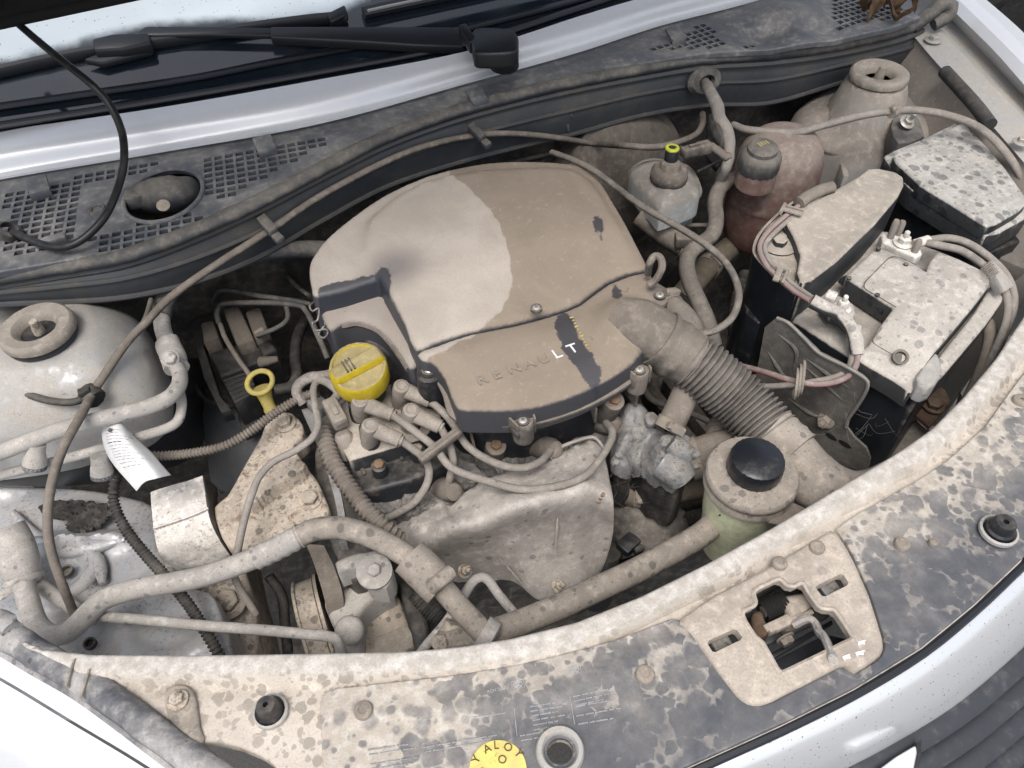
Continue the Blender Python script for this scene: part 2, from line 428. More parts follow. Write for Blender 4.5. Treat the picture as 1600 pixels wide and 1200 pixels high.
m_fuse = dm('fuse_lid', (.03, .033, .037), 1.0, .5, patch=.28, dcol=(.56, .525, .475), up=.9, spots=1.3, sscale=66, spotmul=.5)
m_lip = dm('slam_panel_dusty', (.5, .5, .5), 1.1, .45, .2, patch=.2, dcol=(.44, .375, .30), spots=.9, sscale=62, spotmul=.72, speck=.12)
m_plate = dm('latch_plate', (.35, .33, .3), 1.2, .5, .2, patch=.14, dcol=(.56, .475, .385), spots=.8, sscale=70, spotmul=.8)
m_paper = plain('paper_tag', (.72, .71, .70), .8, 0, .12)
m_ink = plain('print_ink', (.06, .06, .07), .7, 0, .1)
m_inkw = plain('white_print', (.42, .43, .45), .6, 0, .3)
m_inkb = plain('bright_white_print', (.80, .80, .80), .5, 0, .1)
m_inkd = plain('dusty_print', (.30, .26, .215), .9, 0, .25)
m_inky = plain('yellow_print', (.40, .33, .15), .8, 0, .3)
m_sticker = dm('yellow_sticker', (.72, .60, .16), .25, .6, patch=.35, dcol=(.60, .53, .33), speck=.4)
m_hblack = dm('hose_black', (.012, .012, .013), .22, .4, patch=.25, dcol=(.2, .18, .15))
m_leaf = plain('dead_leaf', (.13, .075, .035), .8, 0, .6)
m_under = dm('hood_lining', (.016, .013, .011), .25, .9, patch=.4, dcol=(.035, .028, .02))
m_tyre = dm('tyre_rubber', (.022, .022, .023), .45, .7, patch=.3, dcol=(.11, .10, .09))
m_wiper = dm('wiper_black', (.012, .014, .018), .1, .38, patch=.1, dcol=(.2, .2, .2))
m_grille = dm('grille_plastic', (.035, .038, .044), .22, .4, patch=.2, dcol=(.3, .29, .28))
m_chrome = plain('light_plastic', (.75, .75, .76), .25, .2, .08)
m_headl = plain('headlamp_lens', (.25, .27, .29), .12, 0, .2)
m_foam = dm('foam_roll', (.03, .03, .032), .55, .85, patch=.3, dcol=(.15, .13, .11), grain=3)
m_wire = plain('thin_wire', (.30, .28, .26), .5, .5, .2)

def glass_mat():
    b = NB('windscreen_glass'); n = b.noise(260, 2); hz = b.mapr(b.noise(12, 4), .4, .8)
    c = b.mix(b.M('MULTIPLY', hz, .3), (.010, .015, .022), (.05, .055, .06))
    film_or_glare = b.mapr(b.M('ADD', b.attr('film_or_glare'), b.M('MULTIPLY', b.M('SUBTRACT', b.noise(25, 4), .5), .02)), -.006, .012)  # bright sky reflection painted into the glass colour, together with dust haze
    c = b.mix(b.M('MULTIPLY', film_or_glare, b.mapr(b.noise(5, 3), .3, .7, .8, 1.)), c, (.40, .45, .48))
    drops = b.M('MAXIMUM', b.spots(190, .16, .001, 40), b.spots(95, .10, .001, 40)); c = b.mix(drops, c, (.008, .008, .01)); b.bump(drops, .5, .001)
    return b.out(c, b.mixf(b.M('MAXIMUM', film_or_glare, b.M('MULTIPLY', hz, .4)), .05, .35), 0, .8)
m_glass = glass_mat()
def ground_mat():
    b = NB('asphalt'); n = b.noise(180, 4); n2 = b.noise(2, 4); c = b.mix(n, (.03, .03, .031), (.085, .083, .08)); c = b.mix(n2, c, (.07, .065, .058)); b.bump(n, .5, .004); return b.out(c, .9)
m_ground = ground_mat()
def bumper_mat():
    b = NB('silver_paint_rain'); s = b.M('MAXIMUM', b.spots(300, .22, .0005, 30), b.spots(170, .16, .0005, 30)); n = b.noise(8, 3)
    c = b.mix(n, (.64, .65, .665), (.70, .71, .72)); h = b.M('MULTIPLY', s, 1.0); b.bump(h, .35, .0012)
    c = b.mix(b.M('MULTIPLY', s, .75), c, (.12, .13, .15)); return b.out(c, .18, .5)
m_bumper = bumper_mat()
def cover_mat():
    """air box lid: even dust, a paler patch, fingers' wipes down to the black plastic"""
    b = NB('air_box_lid'); n1 = b.noise(11, 6, .6, .5); n2 = b.noise(130, 5, .65); n3 = b.noise(700, 3)
    dc = b.mix(b.mapr(n1, .3, .7), (.222, .18, .138), (.272, .222, .172))
    pale = b.mapr(b.M('ADD', b.attr('pale'), b.M('MULTIPLY', b.M('SUBTRACT', b.noise(60, 4), .5), .012)), -.0006, .0022)
    pc = b.mix(b.mapr(n1, .3, .75), (.34, .295, .25), (.44, .39, .335)); dc = b.mix(pale, dc, pc)
    dc = b.mix(b.M('MULTIPLY', b.mapr(n2, .55, .75), .5), dc, (.36, .31, .255))
    dc = b.mix(b.M('MULTIPLY', b.attr('smear'), b.mapr(n1, .3, .6, .5, .9)), dc, (.12, .11, .115))
    dc = b.mix(b.M('MULTIPLY', b.mapr(n3, .3, .5, 1, 0), .22), dc, (.15, .12, .09))
    sk = b.mapr(b.noise(48, 5, .75, 1.2), .70, .74); dc = b.mix(b.M('MULTIPLY', sk, .35), dc, (.12, .10, .08))
    sx = b.t.nodes.new('ShaderNodeSeparateXYZ'); b.lk(b.geo.outputs['Normal'], sx.inputs[0])
    side = b.mapr(b.M('ADD', sx.outputs['Z'], b.M('MULTIPLY', b.M('SUBTRACT', n2, .5), .5)), .25, .72)
    wipe = b.mapr(b.M('ADD', b.attr('wipe'), b.M('MULTIPLY', b.M('SUBTRACT', b.noise(90, 5, .7), .5), .014)), -.0012, .0012, 1, 0)
    d = b.M('MULTIPLY', b.mixf(side, .10, 1.), b.mixf(wipe, .13, 1.))
    col = b.mix(d, (.030, .034, .045), dc); b.bump(b.M('ADD', n2, b.M('MULTIPLY', n3, .4)), .4, .0006)
    return b.out(col, b.mixf(d, .42, .94), 0, .4)
m_lid = cover_mat()
def radcover_mat():
    """black front cover: dust pitted by drops that grow and merge where rain has washed it"""
    b = NB('radiator_cover_washed'); n1 = b.noise(12, 7, .66, .6); n2 = b.noise(100, 4); n3 = b.noise(650, 3); n4 = b.noise(34, 5, .65, .4)
    wv = b.M('ADD', b.attr('wash'), b.M('ADD', b.M('MULTIPLY', b.M('SUBTRACT', n1, .5), 1.7), b.M('MULTIPLY', b.M('SUBTRACT', n4, .5), .5)))
    def drops(scale, k0, k1, soft):
        n = b.t.nodes.new('ShaderNodeTexVoronoi'); n.inputs['Scale'].default_value = scale; b.lk(b.warp(.005, 110), n.inputs['Vector'])
        sp = b.t.nodes.new('ShaderNodeSeparateColor'); b.lk(n.outputs['Color'], sp.inputs[0])
        r = b.M('MULTIPLY', b.M('ADD', .35, b.M('MULTIPLY', sp.outputs[0], .65)), b.mapr(wv, -.1, .95, k0, k1))
        return b.M('MULTIPLY', b.M('SUBTRACT', r, n.outputs['Distance']), soft, clamp=True)
    s = b.M('MAXIMUM', drops(56, .60, 1.25, 6), drops(118, .48, 1.0, 6))
    thin = b.mapr(wv, -.1, 1.0, .55, .15)                              # what is left of the dust inside the marks
    film_or_glare = b.M('MULTIPLY', b.mapr(b.noise(26, 6, .65, .6), .3, .75, .55, 1.6), thin)
    dens = b.mapr(wv, .15, .95, 1., .42)
    d = b.mixf(s, dens, film_or_glare)
    dcol = b.mix(b.mapr(n2, .4, .7), (.40, .355, .30), (.53, .485, .425)); dcol = b.mix(b.M('MULTIPLY', b.mapr(n3, .3, .55, 1, 0), .3), dcol, (.2, .17, .14))
    col = b.mix(d, (.040, .048, .064), dcol)
    b.bump(b.M('ADD', n2, b.M('MULTIPLY', d, .8)), .35, .0006)
    return b.out(col, b.mixf(d, .36, .9), 0, .5)
m_rad = radcover_mat()

def lip_mat():
    """slam panel: beige dust with water marks, worn pale along the lip"""
    b = NB('slam_panel_dust'); n1 = b.noise(16, 6, .62, .4); n2 = b.noise(110, 5, .65); n3 = b.noise(640, 3)
    dc = b.mix(b.mapr(n1, .3, .7), (.44, .39, .33), (.55, .495, .43)); dc = b.mix(b.M('MULTIPLY', b.mapr(n2, .5, .75), .6), dc, (.58, .53, .46))
    s = b.M('MAXIMUM', b.spots(85, .72, .005, 14), b.M('MULTIPLY', b.spots(160, .62, .004, 12), .8)); s = b.M('MULTIPLY', s, b.mapr(b.noise(9, 4), .36, .58, .15, 1.))
    dc = b.mix(b.M('MULTIPLY', s, .75), dc, (.25, .22, .185))
    lp = b.mapr(b.M('ADD', b.attr('lip'), b.M('MULTIPLY', b.M('SUBTRACT', n2, .5), .010)), -.002, .004)
    pale = b.mix(b.mapr(n2, .35, .7), (.38, .35, .31), (.58, .555, .515)); dc = b.mix(b.M('MULTIPLY', lp, .85), dc, pale)
    dc = b.mix(b.M('MULTIPLY', b.mapr(n3, .3, .55, 1, 0), .25), dc, (.17, .145, .12))
    b.bump(b.M('ADD', n2, b.M('MULTIPLY', n3, .4)), .4, .0006); return b.out(dc, .85, 0, .3)
m_slam = lip_mat()
# ------------------------------------------------------------------ setting
g = obj('ground', ([Vector((-60, -60, 0)), Vector((60, -60, 0)), Vector((60, 60, 0)), Vector((-60, 60, 0))], [(0, 1, 2, 3)]), m_ground, kind='structure')
# ------------------------------------------------------------------ the car's own body
car = thing('car', 'silver car with its hood up and engine bay open', 'car', (0, .4, 0))
GL = (.965-.30*.5, .0, .5)                      # plane of the windscreen: z = a + c*y
def glz(up): return (GL[0]+up, 0., GL[2])
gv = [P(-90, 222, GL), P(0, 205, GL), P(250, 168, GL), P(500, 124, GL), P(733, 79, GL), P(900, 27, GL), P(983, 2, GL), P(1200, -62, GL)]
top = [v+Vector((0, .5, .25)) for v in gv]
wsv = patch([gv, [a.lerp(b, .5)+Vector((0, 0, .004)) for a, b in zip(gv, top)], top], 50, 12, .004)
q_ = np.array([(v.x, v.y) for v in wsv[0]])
SKY_GLARE = [(-150, 125), (0, 102), (70, 86), (140, 66), (230, 44), (330, 36), (430, 36), (520, 28), (552, 12), (590, -30), (600, -200), (-200, -200)]  # outline of the pale painted sky reflection and dust above the blade
obj('windscreen', wsv, m_glass, car, attrs={'film_or_glare': sdist(q_, xy(SKY_GLARE, GL, 2))})
ru = [P(x, y, glz(.006)) for x, y in ((-90, 212), (0, 196), (250, 156), (500, 112), (733, 66), (900, 14), (1000, -18), (1200, -75))]
obj('windscreen_rubber', tube(ru, .007, 8, .02, flat=.55), m_wiper, car)
# black printed border and drip lip lying on the glass
rb = [P(x, y, glz(.004)) for x, y in ((-90, 180), (0, 166), (160, 143), (300, 122), (420, 98), (560, 72), (700, 50), (900, 0), (1000, -30))]
obj('glass_edge_strip', tube(rb, .009, 8, .02, flat=.3), m_wiper, car)
sc_lo = [(-90, 300, .935), (0, 277, .935), (250, 235, .936), (500, 190, .937), (727, 128, .937), (900, 80, .937), (1033, 37, .936), (1177, 0, .935), (1300, -40, .935)]
sc_mi = [(-90, 290, .939), (0, 267, .939), (250, 225, .940), (500, 180, .941), (727, 119, .941), (900, 71, .941), (1033, 29, .940), (1177, -8, .939), (1300, -47, .939)]
sc_hi = [(-90, 224, .962), (0, 205, .962), (250, 168, .963), (500, 124, .964), (733, 79, .964), (900, 27, .964), (983, 2, .963), (1150, -46, .962), (1280, -85, .962)]
obj('scuttle_panel', patch([PP(sc_lo), PP(sc_mi), PP([(a[0]*.5+b[0]*.5, a[1]*.5+b[1]*.5, .957) for a, b in zip(sc_mi, sc_hi)]), PP(sc_hi)], 4, 6, .003), m_silver, car)
# hood: raised, only its rear edge shows in the corner
hy, hz, ang = .30, 1.086, rad(52)
hd = Vector((0, -math.cos(ang), math.sin(ang))); hn = Vector((0, -math.sin(ang), -math.cos(ang)))
hc = Vector((-.03, hy, hz))
hup = hd*.03
hood = obj('hood', box(hc+hup+hd*.5-hn*.016, (.70, 0, 0), hd*.5, hn*.004, .003), m_silver, car)
obj('hood_lining', box(hc+hd*.5, (.685, 0, 0), hd*.485, hn*.010, .004), m_under, hood)
obj('hood_flange', tube([hc+Vector((-.69, 0, 0)), hc+Vector((-.2, .012, 0)), hc+Vector((.2, .012, 0)), hc+Vector((.69, 0, 0))], .014, 10, .03), m_under, hood)
for xx in (-.5, 0., .5): obj('hood_rib', box(hc+hd*.5+hn*.012+Vector((xx, 0, 0)), (.035, 0, 0), hd*.46, hn*.012, .006), m_under, hood)
# bulkhead under the seal
seal_px = [(-60, 447), (0, 433), (100, 416), (200, 398), (300, 362), (400, 317), (500, 265), (600, 215), (700, 178), (800, 150), (900, 127), (1000, 108), (1100, 92), (1200, 85), (1300, 72), (1400, 50), (1440, 34)]
def seal_z(px): return float(np.interp(px, [-60, 300, 740, 1100, 1440], [.912, .925, .93, .915, .90]))
up_ = [P(x, y+6, seal_z(x)-.006) for x, y in seal_px]
lo_px = [(-60, 485), (0, 474), (100, 470), (200, 462), (300, 440), (400, 402), (500, 345), (600, 292), (700, 258), (800, 231), (900, 207), (1000, 180), (1100, 164), (1200, 160), (1300, 132), (1400, 104), (1440, 95)]
lo_ = [PY(x, y, u.y-.004) for (x, y), u in zip(lo_px, up_)]
mid = [a.lerp(b, .5)+Vector((0, -.006, 0)) for a, b in zip(up_, lo_)]
obj('bulkhead', patch([up_, mid, lo_], 5, 4, .003, (0, 1, 0)), m_bulk, car)
obj('bulkhead_edge', tube([p+Vector((0, -.002, 0)) for p in lo_], .0035, 8, .01), m_bulk, car)
obj('bulkhead_swage', tube([p+Vector((0, -.0005, .004)) for p in mid], .0030, 8, .01), m_bulk, car)
fw = [Vector((x, .155+.02*math.sin(x*9), z)) for z in (.90, .7, .45, .25) for x in np.linspace(-.75, .75, 12)]
obj('firewall', patch([fw[i*12:(i+1)*12] for i in range(4)], 3, 3, .003, (0, 1, 0)), m_void, car)
# grommet for the loom on the bulkhead
gc = PY(1100, 127, up_[12].y-.012)
gr = obj('grommet', lathe(gc, [(.026, -.004), (.027, .002), (.022, .008), (.012, .009), (.011, .0)], (0, -.9, .35), 28, 1.1, .75, ring=True), m_seal, car)
# strut towers
def tower(out_px, z, disc, dz, rpx, flatz, mat, bump, name='strut_tower', fall=.06, r0=.042, th=.22):
    c = P(disc[0], disc[1], dz)
    def dome(q, d):
        r = np.hypot(q[:, 0]-c.x, q[:, 1]-c.y)
        return bump*sm(1-(r-r0)/fall)+.014*sm(d/.05)
    t = obj(name, slab(out_px, z, th, .028, .007, 4, dome), mat, car)
    R = L(c, rpx)
    cup = obj('mount_cup', lathe(c-Vector((0, 0, .018)), [(R*.93, .004), (R, .007), (R, .012), (R*.97, .0155), (R*.90, .0175), (R*.62, .0165), (R*.50, .012), (R*.45, .002), (R*.43, -.012), (.001, -.012)], seg=44), m_cup, t)
    if rpx > 50: obj('mount_rubber', lathe(c-Vector((0, 0, .018)), [(R*.8, -.004), (R*.93, -.002), (R*.97, .003), (R*.95, .0065), (R*.9, .0065)], seg=40), m_black, t)
    st = obj('strut_nut', join(hexbolt(c+Vector((0, 0, -.027)), (.06, -.05, 1), R*.26, R*.28, 1.4), noisy(lathe(c+Vector((0, 0, -.02)), [(R*.16, 0), (R*.16, .014), (R*.12, .02), (R*.12, .025), (R*.09, .026)], (.06, -.05, 1), 14), .0006, 200)), m_tan if rpx > 50 else m_bolt, t)
    return t
LT = [(-90, 470), (-20, 458), (60, 462), (115, 472), (150, 467), (185, 470), (215, 490), (235, 530), (240, 575), (232, 610), (200, 640), (150, 655), (80, 668), (0, 674), (-90, 678)]
t = tower(LT, .835, (53, 507), .90, 57, 0, m_silverd, .030, fall=.07, th=.035)
obj('tower_flange', slab([(-90, 660), (40, 672), (120, 655), (150, 632), (165, 640), (170, 655), (140, 668), (60, 690), (-90, 705)], .80, .05, .006, .014), m_silverd, t)
m_trayg = dm('bracket_grey', (.09, .09, .09), .6, .45, .3, patch=.3, dcol=(.26, .24, .21))
RT = [(1238, 190), (1243, 162), (1275, 138), (1318, 118), (1370, 108), (1425, 122), (1462, 150), (1490, 185), (1480, 215), (1440, 230), (1405, 234), (1345, 242), (1300, 226), (1255, 205)]
t = tower(RT, .812, (1376, 110), .892, 45, 0, m_tower, .052, fall=.020, r0=.040)
br = obj('tower_bracket', prism([(1392, 196), (1402, 176), (1416, 168), (1432, 176), (1444, 205), (1440, 216), (1404, 224)], (.852, 0, .1), .03, .004, 2, 2), m_trayg, t)
obj('bracket_nut', hexbolt(P(1417, 191, .853), (0, -.5, 1), .007, None, 1.6, .01), m_zinc, br)
# skirts and inner wings
obj('inner_wing', patch([PP([(-120, 640, .80), (60, 690, .79), (180, 660, .78), (245, 620, .78), (262, 560, .80)]),
    PP([(-120, 700, .74), (60, 735, .74), (200, 720, .70), (290, 660, .66), (300, 560, .70)]),
    PP([(-120, 745, .73), (60, 757, .72), (180, 745, .66), (310, 700, .58), (330, 560, .56)])], 6, 6, .004), m_bulk, car)
# silver chassis closing panel under the pipes: pressed, mud streaked
def wing_dome(q, d):
    def ring(px, r0, h, wd):
        c = P(px[0], px[1], .70); r = np.hypot(q[:, 0]-c.x, q[:, 1]-c.y); return h*np.exp(-((r-r0)/wd)**4)
    def ridge(a, b, h, wd):
        pa, pb = P(*a, .70), P(*b, .70); dd = pdist(q, [(pa.x, pa.y), (pb.x, pb.y)], False); return h*np.exp(-(dd/wd)**2)
    return ring((103, 897), .030, .011, .009)+ridge((45, 855), (190, 845), .016, .011)+ridge((150, 860), (160, 905), -.012, .006)+ring((270, 960), .05, .006, .012)+.012*sm((P(0, 770, .70).y-q[:, 1]-.02)/-.03)
wp = obj('wing_panel', slab([(-80, 762), (0, 765), (70, 760), (130, 763), (175, 770), (240, 790), (250, 850), (290, 910), (340, 940), (350, 1060), (150, 1080), (20, 1060), (-80, 1000)], .70, .12, .006, .0055, 3, wing_dome), m_silverm, car)
mpx = cat([Vector((x, y, 0)) for x, y in ((62, 795), (80, 784), (130, 782), (168, 790), (172, 806), (160, 818), (130, 832), (108, 828), (100, 812), (72, 806))], 9, True)
obj('mud_patch', noisy(slab([(v.x+random.uniform(-4, 4), v.y+random.uniform(-3, 3)) for v in mpx], .7135, .002, .0008, .003, 0, lambda q, d: .0012*np.sin(q[:, 0]*700)*np.sin(q[:, 1]*900)), .0022, 160), dm('caked_mud', (.022, .019, .016), .4, .8, patch=.6, dcol=(.12, .105, .09), pscale=60, speck=.8), wp)
for pts, r in (([(30, 852), (80, 858), (140, 855), (196, 842)], .011), ([(146, 858), (156, 885), (160, 912)], .007), ([(20, 800), (60, 838), (120, 846)], .006)):
    obj('pressed_ridge', tube(PP(pts, .706), [r*.6, r, r, r*.5], 12, .004, flat=.8), m_silverm, wp)
rg_ = P(103, 893, .704); obj('pressed_ring', tube([rg_+Vector((.031*math.cos(a), .031*math.sin(a), 0)) for a in np.linspace(0, 2*math.pi, 30)], .0075, 10, smooth=False), m_silverm, wp)
for q, r in (((103, 892), 9), ((140, 1005), 8)):
    c = P(*q, .711); obj('panel_hole', lathe(c, [(L(c, r)*1.2, -.004), (L(c, r)*1.2, .0015), (L(c, r)*.85, .0015), (L(c, r)*.8, -.006), (.0005, -.006)], seg=20), m_void, wp)
# right hand rail and fender
rail = [[(1420, 48, .885), (1500, 140, .882), (1549, 195, .88), (1610, 266, .876), (1690, 360, .87)], [(1464, 42, .887), (1530, 112, .884), (1580, 163, .88), (1630, 214, .876), (1700, 290, .87)],
        [(1469, 38, .874), (1535, 105, .871), (1586, 157, .868), (1634, 208, .864), (1704, 284, .858)], [(1481, 26, .874), (1545, 93, .871), (1595, 146, .868), (1640, 196, .864), (1710, 272, .858)],
        [(1487, 14, .903), (1552, 78, .90), (1600, 132, .897), (1645, 180, .893), (1715, 255, .887)], [(1500, 2, .914), (1562, 62, .911), (1610, 112, .908), (1655, 160, .904), (1722, 235, .898)],
        [(1516, -6, .918), (1575, 48, .915), (1622, 98, .912), (1665, 146, .908), (1732, 220, .902)], [(1530, -10, .908), (1590, 42, .905), (1640, 92, .902), (1682, 140, .898), (1750, 212, .892)]]
rw = [PP(r) for r in rail]; rw.append([p+Vector((.05, 0, -.12)) for p in rw[-1]]); rw.append([p+Vector((.03, 0, -.3)) for p in rw[-1]])
railv = join(*[patch([a, b], 2, 5) for a, b in zip(rw[:4], rw[1:4])])
def stretch(r):
    a, b = r[0], r[1]; d = (a-b).normalized(); e = (r[-1]-r[-2]).normalized()
    return [a+Vector((d.x*.35+.0, d.y*.35, 0)), a+d*.12]+r+[r[-1]+Vector((e.x*.12+.02, -.10, -.012)), r[-1]+Vector((e.x*.2, -.22, -.04))]
rw = rw[:3]+[stretch(r) for r in rw[3:]]
wingv = ([], [])
for a, b in zip(rw[3:], rw[4:]): wingv = join(wingv, patch([a, b], 2, 5))
fr = obj('fender', wingv, m_silver, car, ang=30)
obj('fender_rail', railv, m_silverd, fr, ang=30)
obj('inner_wing', patch([[p+Vector((.004, 0, -.004)) for p in rw[0]], [p+Vector((-.03, 0, -.10)) for p in rw[0]], [p+Vector((-.05, 0, -.35)) for p in rw[0]]], 4, 4), m_tower, car)
for q in ((1458, 63), (1596, 222)): obj('fender_bolt', hexbolt(P(*q, .888), (0, 0, 1), L(P(*q, .888), 7), None, 1.9), m_zinc, fr)
# left-hand front corner: fender skin and its shut line
lf = [[(-60, 960, .83), (60, 1035, .828), (170, 1118, .826), (290, 1205, .822), (400, 1290, .82)], [(-90, 1012, .82), (0, 1058, .818), (110, 1124, .816), (240, 1203, .813), (390, 1310, .81)],
      [(-90, 1020, .815), (30, 1092, .812), (130, 1160, .81), (230, 1235, .806), (350, 1340, .80)], [(-160, 1120, .77), (-60, 1190, .77), (60, 1270, .765), (170, 1340, .76), (290, 1420, .75)]]
lw = [PP(r) for r in lf]
m_nosew = dm('silver_paint_bright', (.76, .77, .78), .0, .22, .35, grain=.1, patch=0)
lfe = obj('fender', patch([lw[0], lw[1]], 5, 6, .006), m_nosew, car)
lw[2] = [p+Vector((-.0004, -.0008, .003)) for p in lw[1]]
obj('front_corner', patch([[p+Vector((-.001, -.001, -.004)) for p in lw[2]], [p.lerp(q, .4)+Vector((0, -.01, .006)) for p, q in zip(lw[2], lw[3])], lw[3]], 5, 6, .006), m_nosew, car)
# bumper skin across the nose, grille and badge bed
fe = [(880, 1300), (980, 1243), (1079, 1200), (1150, 1168), (1225, 1134), (1337, 1078), (1442, 1014), (1525, 946), (1600, 875), (1680, 800)]
def off(pts, z, dx, dy): return [P(x+dx, y+dy, z) for x, y in pts]
bp = [off(fe, .836, 2, 9), off(fe, .838, 7, 16), off(fe, .828, 20, 40), off(fe, .805, 36, 70), off(fe, .780, 46, 92)]
obj('nose_gap_line', tube(off(fe, .838, 1, 4), .0045, 8, .02), m_wiper, car)  # dark tube added to stand for the shaded gap behind the nose
obj('nose_skin', patch(bp, 5, 5, .004), m_bumper, car)
und = off(fe, .60, 60, 150)
rc0 = rw[5][-1]; nz = bp[0][-1]
hl_c = Vector(((rc0.x+nz.x)/2+.03, (rc0.y+nz.y)/2-.02, .76))
obj('headlamp', slab(None, .815, .12, .02, .02, 3, None, world=[nz+Vector((0, .03, 0)), nz+Vector((.02, -.05, 0)), nz+Vector((.12, -.03, 0)), rc0+Vector((.03, -.02, 0)), rc0+Vector((0, .06, 0)), nz+Vector((.05, .12, 0))]), m_headl, car)
obj('front_corner', patch([[nz+Vector((0, -.05, -.03)), nz+Vector((.12, -.035, -.05)), rc0+Vector((.05, -.03, -.05))], [nz+Vector((.02, -.10, -.16)), nz+Vector((.16, -.07, -.16)), rc0+Vector((.10, -.02, -.16))], [nz+Vector((.02, -.10, -.4)), nz+Vector((.16, -.07, -.4)), rc0+Vector((.10, -.02, -.4))]], 4, 5, .004), m_bumper, car)
gril = thing('grille', 'dark grey slatted plastic grille below the silver nose', 'grille', P(1560, 1130, .70))
for k in range(6):
    dx, dy, z = 48+k*10, 98+k*37, .774-k*.02
    obj('slat', tube(off(fe[2:], z, dx, dy), .0125, 10, .02, flat=.55), m_grille, gril)
obj('backing', patch([off(fe, .75, 44, 98), off(fe, .62, 90, 300)], 3, 4, .003), m_black, gril)
ba = thing('badge', 'pale badge edge standing on the nose above the grille', 'badge', P(1420, 1190, .775))
obj('plate', prism([(1372, 1203), (1400, 1182), (1432, 1163), (1436, 1172), (1428, 1215), (1390, 1240)], .79, .015, .003), m_chrome, ba)
obj('rim', prism([(1432, 1160), (1441, 1154), (1440, 1180), (1430, 1222), (1426, 1216), (1434, 1176)], .792, .02, .001), m_black, ba)

# ------------------------------------------------------------------ cowl grille
LOWC = [(x, y-9) for x, y in seal_px]
UPC = [(1300, -40), (1177, 1), (1033, 39), (900, 82), (727, 130), (500, 192), (250, 237), (0, 279), (-80, 297)]
CZ = .928
def rects():
    hs_ = []
    A = P(0, 290, CZ); B = P(520, 199, CZ); u = (B-A).normalized(); v = Vector((u.y, -u.x, 0))
    regs = [[(0, 300), (70, 288), (128, 275), (128, 300), (122, 345), (135, 382), (108, 392), (4, 402)], [(300, 247), (372, 236), (380, 232), (425, 228), (520, 205), (522, 222), (400, 290), (335, 322), (316, 300)],
            [(100, 276), (250, 243), (252, 264), (112, 300)], [(130, 372), (312, 314), (324, 348), (150, 408)]]
    for rg in regs:
        pl = xy(rg, CZ)
        for i in range(-3, 70):
            for j in range(-3, 18):
                c = A+u*(i*.0128+.001)+v*(j*.0122); 
                cn = [c+u*a*.0047+v*b*.0040 for a, b in ((-1, -1), (1, -1), (1, 1), (-1, 1))]
                if inside(np.array([(q.x, q.y) for q in cn]), pl).all():
                    if not any((c-h[4]).length < .0100 for h in hs_): hs_.append(cn+[c])
    A = P(1010, 80, CZ); B = P(1130, 45, CZ); u = (B-A).normalized(); v = Vector((u.y, -u.x, 0))
    regs = [[(1008, 72), (1060, 56), (1095, 30), (1110, 30), (1128, 62), (1142, 68), (1142, 76), (1012, 82)], [(1290, -2), (1335, -10), (1425, -5), (1420, 20), (1378, 34), (1300, 50)], [(1145, 66), (1185, 62), (1187, 74), (1146, 78)]]
    for rg in regs:
        pl = xy(rg, CZ)
        for i in range(-10, 60):
            for j in range(-16, 16):
                c = A+u*(i*.0118)+v*(j*.0122)
                cn = [c+u*a*.0042+v*b*.0042 for a, b in ((-1, -1), (1, -1), (1, 1), (-1, 1))]
                if inside(np.array([(q.x, q.y) for q in cn]), pl).all(): hs_.append(cn+[c])
    return [h[:4] for h in hs_]
oval = [(197+58+62*math.cos(a)-14*math.sin(a)*.2, 306+40*math.sin(a)-12*math.cos(a)) for a in np.linspace(0, 2*math.pi, 24, endpoint=False)]
cg = thing('cowl_grille', 'black plastic cowl with mesh vents along the windscreen base', 'cowl', P(700, 170, CZ-.02))
def cowl_dome(q, d):
    z = .010*sm((d-.0)/.03)*0
    b1 = P(150, 320, CZ); r = np.hypot((q[:, 0]-b1.x)/1.0, (q[:, 1]-b1.y)/1.3); z = z+.004*sm(1-r/.03)
    for (x, y, h, s) in ((1230, 30, .02, .05), (1190, 55, -.012, .03), (1285, 45, -.010, .025), (1150, 40, .006, .02)):
        c = P(x, y, CZ); z = z+h*np.exp(-((q[:, 0]-c.x)**2+(q[:, 1]-c.y)**2)/s**2)
    return z
obj('panel', slab(LOWC+UPC, CZ, .006, .002, .011, 0, cowl_dome, rects()+[oval]), m_cowl, cg)
obj('plenum', patch([PP([(-90, 300, .915), (300, 240, .915), (727, 130, .915), (1177, 0, .91), (1350, -50, .91)]), PP([(-80, 350, .86), (300, 300, .86), (727, 150, .86), (1177, 40, .86), (1400, 0, .86)]), [p+Vector((0, .0, -.012)) for p in PP([(-80, 460, .90), (300, 370, .91), (727, 172, .915), (1177, 88, .90), (1430, 40, .89)])]], 5, 6), m_void, cg)
ovr = cat([P(x, y, CZ+.001) for x, y in oval], 3, True)
obj('oval_rim', tube(ovr+[ovr[0]], .0028, 8, smooth=False), m_cowl, cg)
hb = P(151, 326, CZ+.004); obj('bolt_recess', lathe(hb, [(.011, -.003), (.0085, .0012), (.006, 0), (.0055, -.004), (.0003, -.004)], seg=20), m_void, cg)
for q in ((55, 278), (409, 214), (742, 140), (1052, 43)):
    c = P(q[0], q[1], .945); u = Vector((1, .03, 0)).normalized(); 
    obj('clip', join(box(c+Vector((0, -.006, -.006)), u*.0115, (0, .011, .004), (0, -.0006, .0018), .0008), box(c+Vector((0, -.018, -.013)), u*.0115, (0, .0015, 0), (0, 0, .006), .001)), m_cowl, cg)
